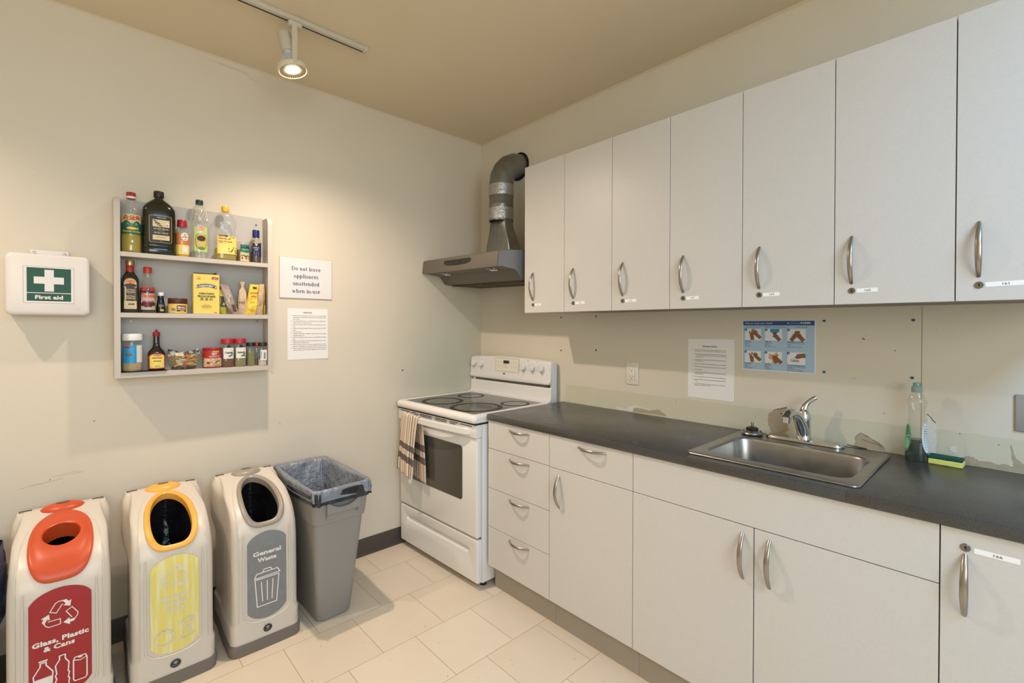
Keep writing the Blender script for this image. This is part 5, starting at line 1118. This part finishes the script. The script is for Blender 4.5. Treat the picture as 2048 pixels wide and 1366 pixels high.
# 23-24 red lid spice jars
P = [(.0245,0),(.0262,.002),(.0262,.038),(.0245,.044),(.0255,.05),(.0262,.054),(.0262,.098),(.0245,.108),(.0225,.114)]
def jar2(name, label, y, title, fill, fc):
    t = at(name, label, 'jar', y, S3, .062)
    M().sup([(r-.001,r-.001,z) for r,z in P[:3]]+[(.0240,.0240,fill)], 30, p=3).build('spice', mat(fc[0], fc[1], .95, bump=(250,1,.003)), t)
    M().sup([(r,r,z) for r,z in P], 36, p=3).build('jar', CLR, t, smooth=60)
    M().lathe([(.0255,.112),(.027,.113),(.027,.133),(.0255,.1355),(0,.1355)], 34, caps=(1,0)).build('lid', RED, t)
    m = M().patch(-.021,.022,.040,.092,0,0,10).add([(-.008,.093,.0004),(.008,.093,.0004),(.008,.1,.0004),(.0,.106,.0004),(-.008,.1,.0004)], [(0,1,2,3,4)], 1).stroke([(-.010,.099),(0,.107),(.010,.099)], .0016, 1, .0006).text(title, .0078, -.002, .066, 1, .0008, bold=.05, fit=.026).stroke([(-.012,.084),(.012,.084)], .0014, 2, .0006)
    for a, b in ((.004,.052),(.010,.056),(.015,.063),(.012,.070)): m.disc(a, b, .005, .003, 3, .0008+a*.01, 10)
    m.disc(.016,.052,.004,.0035,2 if title == 'Italiano' else 0,.0012,10)
    m.supmap(.0266, .0266, 3).build('label', [WL, BLK, REDL, mat('leaf_green', '3f6a34', .5)], t, smooth=0); return t
jar2('cajun_spice_jar', 'red-lidded square spice jar labelled Cajun with brown spice inside', -1.624, 'Cajun', .040, ('cajun_spice', '6a3a1e'))
jar2('italian_spice_jar', 'red-lidded square spice jar labelled Italiano, nearly empty', -1.571, 'Italiano', .008, ('dried_herb_mix', '8a7c55'))
# 25 herb jar
Pj = [(.0175,0),(.019,.002),(.019,.085),(.017,.094),(.0155,.098)]
def jar3(name, label, y, x, lidc, fill, fc, rad=1):
    t = at(name, label, 'jar', y, S3, x)
    M().sup([(r*rad-.001,r*rad-.001,z) for r,z in Pj[:2]]+[(.018*rad,.018*rad,fill)], 28, p=3).build('spice', mat(fc[0], fc[1], .95, bump=(250,1,.003)), t)
    M().sup([(r*rad,r*rad,z) for r,z in Pj], 32, p=3).build('jar', CLR, t, smooth=60)
    M().lathe([(.0185*rad,.097),(.0195*rad,.098),(.0195*rad,.1125),(.0185*rad,.1145),(0,.1145)], 30, caps=(1,0)).build('lid', lidc, t); return t
jar3('herb_jar', 'slim jar of dried green herbs with a black lid, left of the barcode jar', -1.523, .062, BLK, .075, ('dried_green_herb', '7d7c4c'))
jar3('red_lidded_jar', 'spice jar with a red lid mostly hidden behind the barcode jar', -1.487, .040, RED, .03, ('brown_spice', '7a5a3a'))
t = jar3('barcode_jar', 'black-lidded jar with a white barcode label at the right end of the bottom shelf', -1.4745, .081, BLK, .03, ('white_salt', 'cfc6b6'), .98)
m = M().patch(-.014,.015,.026,.078,0,0,4)
for k in range(8): m.patch(.001,.010,.034+k*.004,.0362+k*.004,1,.0004,1)
m.stroke([(-.010,.04),(-.010,.07)], .002, 1, .0004).map(lambda u,v,h: (.0192+h, u, v)).build('label', [WL, BLK], t, smooth=0)
o_ = M().box(.030, .108, -2.020, -1.865, S3+.0002, S3+.0016).build('black_card', mat('black_card', '1a1a1c', .4), None, smooth=0); tag(o_, 'thin black card lying under the first jars of the bottom shelf', 'card')
# ------------------------------------------------------------------ recycling bins
PF = [(.045,.402),(.11,.402),(.30,.400),(.44,.397),(.50,.390),(.535,.378),(.565,.356),(.590,.322),(.612,.280),(.630,.235),(.645,.190),(.656,.145),(.663,.105),(.668,.07)]
def fx(z):
    for (z0, x0), (z1, x1) in zip(PF, PF[1:]):
        if z0 <= z <= z1: return x0+(x1-x0)*(z-z0)/(z1-z0)
    return PF[0][1] if z < PF[0][0] else PF[-1][1]
# smooth hood curve by arc length, t measured from the top down
def cr(p0, p1, p2, p3, t):
    return tuple(.5*((2*b)+(c-a)*t+(2*a-5*b+4*c-d)*t*t+(3*b-a-3*c+d)*t*t*t) for a, b, c, d in zip(p0, p1, p2, p3))
rev = [(x_, z_) for z_, x_ in PF][::-1]; CV = []
for i in range(len(rev)-1):
    for k in range(8): CV.append(cr(rev[max(i-1, 0)], rev[i], rev[i+1], rev[min(i+2, len(rev)-1)], k/8))
CV.append(rev[-1]); SL = [0]
for a, b in zip(CV, CV[1:]): SL.append(SL[-1]+math.hypot(b[0]-a[0], b[1]-a[1]))
def hood(t, y, h=0):
    t = max(0, min(SL[-1]-1e-5, t)); i = max(k for k in range(len(SL)) if SL[k] <= t); i = min(i, len(CV)-2)
    f = (t-SL[i])/(SL[i+1]-SL[i]); a, b = CV[i], CV[i+1]; x_ = a[0]+(b[0]-a[0])*f; z_ = a[1]+(b[1]-a[1])*f
    i0, i1 = max(0, i-4), min(len(CV)-1, i+5); dx, dz = CV[i1][0]-CV[i0][0], CV[i1][1]-CV[i0][1]; L = math.hypot(dx, dz)
    n_ = (-dz/L, dx/L)
    return (x_+n_[0]*h, y, z_+n_[1]*h)
def tz(z):  # arc length at height z
    for i in range(len(CV)-1):
        if CV[i][1] >= z >= CV[i+1][1]: return SL[i]+(SL[i+1]-SL[i])*(CV[i][1]-z)/(CV[i][1]-CV[i+1][1]+1e-9)
    return 0
BINP = mat('bin_plastic', 'cec5b8', .36, bump=(260, .1, .0006)); BINB = mat('bin_base_grey', '6f685f', .5, bump=(200, .1, .0006)); DSLOT = mat('bin_dark_slot', '3a3733', .5)
LINB = crinkle('black_liner', '16171b', .18, '0c0d10', 8); INNER = crinkle('bin_inside', '141519', .2, '0b0b0d', 7)
def ease(a, b, z): q = min(1, max(0, (z-a)/(b-a))); return q*q*(3-2*q)
def binring(z, inset=0):
    xf = fx(z)-inset
    wb = .119+.020*ease(.40, .50, z); wf = .129-.004*ease(.45, .6, z)
    if z < .125: wf += .006; wb += .008
    topr = ease(.61, .668, z); wb -= .014*topr**2+inset; wf -= .016*topr+inset; rc = .034
    xb = .004+.010*topr**2+inset
    pts = []; L = xf-xb
    pts += [(xb, -wb+.012), (xb+.003, -wb+.004), (xb+.012, -wb)]
    xm = xb+.012; xe = max(xf-rc, xm+.01)
    for k in range(1, 7):
        q = k/7; e = ease(.25, .75, q); pts.append((xm+(xe-xm)*q, -(wb+(wf-wb)*e)))
    rcx = min(rc, xf-xe)
    for k in range(0, 7):
        a = pi/2*k/6; pts.append((xe+rcx*sin(a), -wf+rc*(1-cos(a))))
    half = pts; full = half+[(xf+.0015, -wf*.45), (xf+.002, 0), (xf+.0015, wf*.45)]+[(a, -b) for a, b in reversed(half)]
    return [(a, b, z) for a, b in full]
def outline(kind, k=0):
    """closed loop (t,y) of the front insert; k insets it"""
    T0, T1 = tz(.664)+(.004 if kind == 'red' else .011), tz(.512); n = 56; out = []
    for i in range(n):
        a = 2*pi*i/n; ca, sa = cos(a), sin(a); s_ = (1-ca)/2     # s 0 top .. 1 bottom
        hw = (.064+.038*s_) if kind != 'red' else (.074+.019*s_)
        y_ = hw*math.copysign(abs(sa)**(1.05-.45*s_), sa)
        t_ = T0+(T1-T0)*(.5-.5*math.copysign(abs(ca)**.86, ca))
        out.append((t_, y_))
    if k:
        cy_ = 0; ct_ = (T0+T1)/2; H = (T1-T0)/2
        out = [(ct_+(t-ct_)*(1-k/H)-(.0), y_*(1-k/.092)) for t, y_ in out]
    return out
RECY = None
def recycle(m, cx, cy, s_, mi):
    for k in range(3):
        an = -2*pi*k/3; ca, sa = cos(an), sin(an)
        def q(pts): return [(cx+(x_*ca-y_*sa)*s_, cy+(x_*sa+y_*ca)*s_) for x_, y_ in pts]
        a = q([(-.08,.98),(.30,.98),(.42,.80),(.56,.88),(.50,.42),(.12,.60),(.26,.68),(.12,.90)]); m.add([(x_,y_,.0006) for x_, y_ in a], [tuple(range(len(a)))], mi)
        m.stroke(q([(-.10,.97),(-.28,.90),(-.58,.36),(-.24,.18),(.08,.72)]), s_*.055, mi, .0006); m.stroke(q([(-.28,.90),(-.10,.97),(.14,.94)]), s_*.055, mi, .0006)
def sticker(kind):
    """(u=y, v=z, h) print for the front label"""
    m = M(); ar = lambda q: .040*(1-q*q) if 1 else 0
    m.patch(-.0765, .0765, .158, .466, 0, 0, 24, hi=lambda q: .028*(1-q*q)-.010*abs(q)**8, lo=lambda q: -.030*(1-q*q)+.010*abs(q)**8, nv=12)
    if kind == 'red':
        recycle(m, 0, .405, .046, 1)
        m.text('Glass, Plastic', .0155, 0, .318, 1, .0006, bold=.06, fit=.138, gap=1.05).text('& Cans', .0155, -.004, .296, 1, .0006, bold=.055, sx=1.15, gap=1.05)
        m.stroke([(-.062,.165),(-.066,.225),(-.050,.252),(-.050,.262),(-.036,.262),(-.036,.252),(-.020,.225),(-.024,.165)], .0035, 1, .0006, True).patch(-.063,-.023,.185,.212,1,.0006,1).stroke([(-.052,.268),(-.034,.268)], .005, 1, .0006)
        m.stroke([(-.012,.165),(-.014,.185),(-.011,.190),(-.014,.205),(-.011,.21),(-.014,.238),(-.004,.255),(-.004,.268),(.010,.268),(.010,.255),(.019,.238),(.017,.21),(.020,.205),(.017,.19),(.020,.185),(.018,.165)], .0035, 1, .0006, True)
        m.stroke([(.030,.172),(.030,.235),(.034,.245),(.060,.245),(.064,.235),(.064,.172),(.060,.166),(.034,.166)], .0035, 1, .0006, True); m.stroke([(.030,.236),(.047,.230),(.064,.236)], .0028, 1, .0006).disc(.047,.241,.006,.003,1,.0007,8)
    elif kind == 'yellow':
        recycle(m, 0, .412, .046, 1)
        for i, w_ in enumerate(('Organic', 'Waste', 'Only')): m.text(w_, .0165, 0, .333-.0235*i, 1, .0006, bold=.055, sx=1.18, gap=1.05)
        m.stroke([(-.052,.228),(-.045,.218),(-.052,.212),(-.042,.205),(-.046,.196),(-.036,.19),(-.030,.176),(-.055,.172),(-.062,.18)]+[(-.032+.032*cos(R(a)), .195-.028*sin(R(a))) for a in range(150, -30, -20)]+[(-.008,.222),(-.018,.215),(-.022,.228),(-.032,.220),(-.038,.232)], .004, 1, .0006, True) if 0 else m.stroke([(-.034+.030*cos(R(a)), .192+.027*sin(R(a))) for a in range(-200, 60, 15)]+[(-.022,.214),(-.026,.224),(-.034,.215),(-.042,.222),(-.046,.212),(-.056,.212)], .0042, 1, .0006, True)
        m.stroke([(.018,.232),(.022,.225),(.026,.228),(.032,.205),(.027,.185),(.016,.172),(.026,.166),(.052,.170),(.058,.176),(.048,.190),(.046,.210),(.052,.228),(.060,.234),(.048,.242),(.032,.240)], .0042, 1, .0006, True); m.stroke([(.042,.242),(.046,.256)], .004, 1, .0006).disc(.040,.2,.003,.006,1,.0007,8)
    else:
        m.text('General', .0175, 0, .400, 1, .0006, bold=.05, fit=.110).text('Waste', .0175, 0, .372, 1, .0006, bold=.05, sx=1.12)
        m.stroke([(-.048,.300),(-.040,.185),(.036,.185),(.046,.300)], .004, 1, .0006, True).stroke([(-.050,.306),(-.042,.324),(.040,.326),(.050,.308)], .004, 1, .0006, True).stroke([(-.018,.325),(-.013,.337),(.013,.337),(.018,.326)], .004, 1, .0006)
        for a in (-.024, -.001, .022): m.stroke([(a, .285), (a*.8, .203)], .0038, 1, .0006)
    return m
def make_bin(name, label, y, kind, col, stick, rz=0, x=.078):
    t = thing(name, label, 'bin', (x, y, 0), R(rz), 'narrow cream recycling bins along the left wall')
    PANEL = mat(f'{kind}_insert', col, .38, bump=(240, .12, .0006))
    zs = [.045, .06, .108, .122, .132, .2, .3, .38, .41, .44, .46, .48, .50, .515, .53, .545, .56, .575, .59, .603, .615, .626, .636, .645, .653, .660, .665, .6675]
    rs = [binring(z) for z in zs]+[binring(.6675, .006)]; rs[-1] = [(a, b, .6695) for a, b, c in rs[-1]]
    body = M().rings(rs, 0).build('body', [BINP, INNER], t, smooth=45)
    # opening
    if kind == 'red':
        tc, yc, rt, ry = (tz(.642)+tz(.600))/2, 0, (tz(.600)-tz(.642))/2, .049
        loop = [(tc-rt*cos(2*pi*i/56), ry*sin(2*pi*i/56)) for i in range(56)]
    else: loop = outline(kind, .021)
    grow = [(t_+(t_-sum(a for a, b in loop)/56)*.03, y_*1.03) for t_, y_ in loop]
    cut = M().rings([[hood(t_, y_, .03) for t_, y_ in grow], [hood(t_, y_, 0) for t_, y_ in grow], [tuple(a*.86+b*.14 for a, b in zip(hood(t_, y_, -.10), (.17, 0, .50))) for t_, y_ in grow], [tuple(a*.45+b*.55 for a, b in zip(hood(t_, y_, -.2), (.20, 0, .28))) for t_, y_ in grow]]).build('cut', [INNER, INNER], None)
    for p in cut.data.polygons: p.material_index = 1
    cut.parent = t; bpy.context.view_layer.update(); boolean(body, cut); body.data.shade_smooth(); body.data.set_sharp_from_angle(angle=R(35))
    # coloured insert
    o0, o1 = outline(kind), outline(kind, .004)
    if kind == 'red':
        def mid(f, h): return [hood(a[0]+(b[0]-a[0])*f, a[1]+(b[1]-a[1])*f, h) for a, b in zip(o1, loop)]
        R_ = [[hood(a, b, -.002) for a, b in o0], [hood(a, b, .005) for a, b in o0], [hood(a, b, .008) for a, b in o1], mid(.15, .009), mid(.22, .0075), mid(.5, .011), mid(.8, .013), mid(.93, .012), [hood(a, b, .009) for a, b in loop], [hood(a, b, .0) for a, b in loop], [tuple(q) for q in [Vector(hood(a, b, -.035))+Vector((0, 0, -.012)) for a, b in [(tc+(p-tc)*.95, q*.95) for p, q in loop]]]]
    else:
        a1, a2, a3 = outline(kind, .008), outline(kind, .014), outline(kind, .019)
        R_ = [[hood(a, b, -.002) for a, b in o0], [hood(a, b, .006) for a, b in o0], [hood(a, b, .009) for a, b in o1], [hood(a, b, .0095) for a, b in a1], [hood(a, b, .009) for a, b in a2], [hood(a, b, .004) for a, b in a3], [hood(a, b, .003) for a, b in outline(kind, .021)], [hood(a, b, -.022) for a, b in outline(kind, .022)]]
    M().rings(R_, 0, caps=(0, 0)).build('aperture', PANEL, t, smooth=50)
    # liner seen through the opening
    def lin_(u, v):
        a = 2*pi*u; n_ = noise.noise(Vector((cos(a)*3, sin(a)*3, v*4+y)))
        w_ = .085-.012*v; d = .30-.03*v; cx_ = .19
        return (cx_+d*.42*cos(a)*(1-.1*v)+.014*n_, w_*sin(a)+.012*noise.noise(Vector((cos(a)*5, sin(a)*5, v*7+3))), .45-.25*v)
    li = M().grid(lin_, 60, 14, 0, closeu=True)
    def back(u, v): 
        return (.085+.10*v+.012*noise.noise(Vector((u*6, v*6, y)))+.016*noise.noise(Vector((u*2, v*2, y+4))), -.088+.176*u, .61-.26*v)
    li2 = M().grid(back, 24, 24, 0); li2.grid(lambda u, v: (.10+.22*u, .084+.008*noise.noise(Vector((u*6, v*6, y+2))), .56-.2*v), 12, 12, 0)
    li2.build('bin_bag', LINB, t, smooth=60)
    # lid badge, slots, ribs, base, label, maker's badge
    lens = M().grid(lambda u, v: (.056+.046*sin(pi/2*(1-v))*cos(2*pi*u)*(1 if cos(2*pi*u) > 0 else .9), .066*sin(pi/2*(1-v))*sin(2*pi*u), .6605+.028*(1-(1-v)**2.0)), 40, 10, 0, closeu=True).build('top_knob', PANEL, t, smooth=60)
    M().disc(.0, 0, .020, .010, 0, 0, 20).map(lambda u, v, h: (.056+v+.004, u, .6893)).build('knob_badge', mat('badge_grey', '6c6a66', .3, .5), lens, smooth=0)
    for s_ in (-1, 1): M().box(.018, .034, s_*.103-.018, s_*.103+.018, .664, .6705, bev=.002).build('grip_slot', DSLOT, t)
    for s_ in (-1, 1): M().tube([(.398, s_*.090, .50), (.4015, s_*.0905, .44), (.4035, s_*.091, .30), (.4035, s_*.091, .17)], [.002, .0032, .0034, .003], 8).build('rib', BINP, t)
    rb = [(.4035, -.091, .175), (.404, -.088, .150), (.4045, -.074, .134), (.405, -.045, .123), (.4055, 0, .118), (.405, .045, .123), (.4045, .074, .134), (.404, .088, .150), (.4035, .091, .175)]
    M().tube(rb, .0035, 8).build('label_ledge', BINP, t)
    for s_ in (-1, 1): M().tube([hood(tz(zz), s_*yy, -.0006) for zz, yy in ((.662,.052),(.654,.074),(.640,.090),(.615,.101),(.58,.107),(.54,.109),(.49,.1085),(.40,.108),(.30,.108),(.2,.109),(.14,.110))], .0019, 6).build('crease', BINP, t)
    bb = []
    for z, g in ((0, .001), (.006, .004), (.040, .0055), (.048, .001)): bb.append([(a*1.0+(.004 if a > .2 else 0)-.0, b*(1+g*3.5/.13*.1)+math.copysign(g, b) if b else 0, z) for a, b, c in binring(.10)])
    M().rings(bb, 0).build('base', BINB, t, smooth=40)
    stl = sticker(kind); stl.map(lambda u, v, h: (fx(v)+.0036+h, u, v)).build('label', stick, t, smooth=0)
    bg = M().disc(0, .083, .017, .0155, 0, 0, 20).disc(0, .087, .006, .0055, 1, .0003, 12).text('Glasdon', .0042, 0, .0745, 1, .0005, fit=.022)
    bg.map(lambda u, v, h: (.4085+h, u, v)).build('badge', [mat('badge_dark', '2c2f2f', .35), mat('badge_light', '8c908e', .4)], t, smooth=0)
    return t
SW_ = mat('sticker_print_white', 'e2dcd8', .4)
make_bin('recycling_bin', 'cream bin with red top for glass, plastic and cans, at the left edge', -2.200, 'red', 'c24a20', [mat('sticker_red', '9a1c22', .35), SW_], 0)
s = N('sticker_yellow_streaked'); sp = s.n('SeparateXYZ', i0=s.pos()); cv = s.n('CombineXYZ'); s.set(cv.inputs[0], sp.outputs[1]); s.set(cv.inputs[1], s.math('MULTIPLY', sp.outputs[2], .06))
s.set(s.b.inputs['Base Color'], s.mix(s.ramp(s.noise(60, cv.outputs[0], detail=3), [(.48, (0,0,0,1)), (.62, (1,1,1,1))]), lin('ddcf72'), lin('e0d8a6'))); s.b.inputs['Roughness'].default_value = .4; YST = s.m
make_bin('recycling_bin', 'cream bin with orange-yellow opening and faded yellow organic waste label', -1.885, 'yellow', 'e8aa48', [YST, mat('sticker_faded_print', 'd5cdc0', .5)], 0, .070)
s = N('sticker_grey_streaked'); s.set(s.b.inputs['Base Color'], s.mix(s.noise(30, detail=5), lin('777a7c'), lin('878a8c'))); s.b.inputs['Roughness'].default_value = .35; s.b.inputs['Metallic'].default_value = .2
make_bin('recycling_bin', 'cream bin with grey opening and grey general waste label beside the tall grey bin', -1.563, 'general', '958b7e', [s.m, SW_], 0)

# tall grey waste container with its liner
SJ = mat('grey_container', '8b8885', .42, bump=(240, .15, .0008))
sj = thing('waste_container', 'tall tapered grey plastic waste container beside the general waste bin', 'bin', (.055, -1.276, 0), R(1))
def sjr(z, g=0): 
    q = z/.632; x0, x1 = .035*(1-q), .425+.085*q; hw = .082+.046*q
    return rr((x0+x1)/2, 0, (x1-x0)/2+g, hw+g, .035, z, 6)
rs = [sjr(.0, -.012), sjr(.004, -.004), sjr(.012), sjr(.2), sjr(.478), sjr(.482, .006), sjr(.49, .0075), sjr(.60, .0075), sjr(.606, .011), sjr(.626, .011), sjr(.632, .008), sjr(.630, .002), sjr(.60, -.001), sjr(.3, -.003), sjr(.02, -.006)]
M().rings(rs, 0).build('body', SJ, sj, smooth=40)
hm = M()
n = 16; a0 = [(-.072+.144*i/n) for i in range(n+1)]
pts = [(u, .585-.030*(1-(abs(u)/.072)**2.2)) for u in a0]
hm.poly([(-.078, .592)]+[(u, v) for u, v in pts]+[(.078, .592), (.076, .53), (.07, .500), (.066, .545), (.0, .540), (-.066, .545), (-.07, .500), (-.076, .53)], 0, .020) if 0 else hm.rings([[(.505+dx, u, v) for u, v in [(-.078,.590)]+pts+[(.078,.590),(.078,.535),(-.078,.535)]] for dx in (0, .020, .022)])
hm.build('handle', SJ, sj, smooth=0)
for s_ in (-1, 1): M().poly([(.0, .54), (.020, .54), (.002, .505)], s_*.072-.003, s_*.072+.003).map(lambda u, v, h: (.505+u, h, v)).build('bracket', SJ, sj, smooth=0)
s = N('grey_bag_film'); s.b.inputs['Base Color'].default_value = lin('8b929c'); s.b.inputs['Roughness'].default_value = .22; s.b.inputs['Specular IOR Level'].default_value = .7
tr_ = s.n('BsdfTransparent'); tr_.inputs[0].default_value = lin('c5ccd6'); mx = s.n('MixShader'); mx.inputs[0].default_value = .80
s.bump(s.noise(13, detail=4, rough=.6), .8, .03); s.t.links.new(tr_.outputs[0], mx.inputs[1]); s.t.links.new(s.b.outputs[0], mx.inputs[2]); s.t.links.new(mx.outputs[0], s.out.inputs[0]); BAGF = s.m
bl = thing('bin_liner', 'crumpled grey plastic liner folded over the rim of the tall grey container', 'bin liner', (.055, -1.276, 0), R(1))
def bag_(u, v, drop=.075, sd=0):
    # v 0 inside bottom .. .55 rim .. 1 outer hem
    base = sjr(.632); n = len(base); k = u*n; i = int(k) % n; f = k-int(k); p = Vector(base[i]).lerp(Vector(base[(i+1) % n]), f)
    c = Vector((.2525, 0, 0)); d = Vector((p.x-c.x, p.y, 0)); L = d.length; dn = d.normalized(); a = math.atan2(d.y*3, d.x)
    nz = noise.noise(Vector((u*24+sd, v*1.6, sd))); n2 = noise.noise(Vector((u*48, v*5, sd+5))); n3 = noise.noise(Vector((u*7, v*2, sd+9)))
    if v < .55:
        q = v/.55; g = -.014-.075*(1-q)**1.1+.022*nz*(1-q*.5)+.008*n2; z = .30+.338*q+.008*n3*q
    else:
        q = (v-.55)/.45; s2 = min(1, q/.35); g = -.012+.034*s2+.006*q+.012*nz*q+.006*n2; z = .638+.013*sin(pi*min(1, q*1.8))*(1-q*.4)+.006*n3-(drop+.018*n3+.012*noise.noise(Vector((u*14, 0, 2))))*max(0, q-.25)/.75
    if d.x > .2 and v > .3: z += .004*(v-.3)
    lift = .015*max(0, -d.x/.25)*max(0, v-.35)
    return (p.x+dn.x*g, p.y+dn.y*g*1.0, z+lift)
M().grid(lambda u, v: bag_(u, v, .040, 1), 300, 46, 0, closeu=True).build('outer_fold', BAGF, bl, smooth=70)
M().grid(lambda u, v: tuple(Vector(bag_(u, .62+.38*v, .052, 7))+Vector((0, 0, -.006))), 260, 14, 0, closeu=True).build('dark_hem', crinkle('dark_bag_film', '2a2c30', .25, '17181b', 20), bl, smooth=70)
# blue-lined bin beyond the left edge
bb_ = thing('blue_lined_bin', 'dark bin with a blue plastic liner cut off by the left edge', 'bin', (.10, -2.486, 0))
M().rings([rr(.17, 0, .15+.02*k, .105+.015*k, .03, z, 5) for k, z in ((0, 0), (0, .01), (1, .58))]).build('body', mat('dark_blue_container', '161a33', .5), bb_, smooth=40)
def bl2(u, v):
    p = rr(.17, 0, .172, .122, .04, 0, 8); n = len(p); k = u*n; i = int(k) % n; f = k-int(k); q = Vector(p[i]).lerp(Vector(p[(i+1) % n]), f); c = Vector((.17, 0, 0)); d = (q-c).normalized()
    nz = noise.noise(Vector((u*30, v*5, 4)))
    return (q.x+d.x*(.006+.02*v+.008*nz), q.y+d.y*(.006+.02*v+.008*nz), .583+.012*sin(pi*v)-.19*v+.02*nz*v)
M().grid(bl2, 200, 20, 0, closeu=True).build('liner', crinkle('blue_bag', '2c4f9a', .25, '1d3670', 20), bb_, smooth=70)
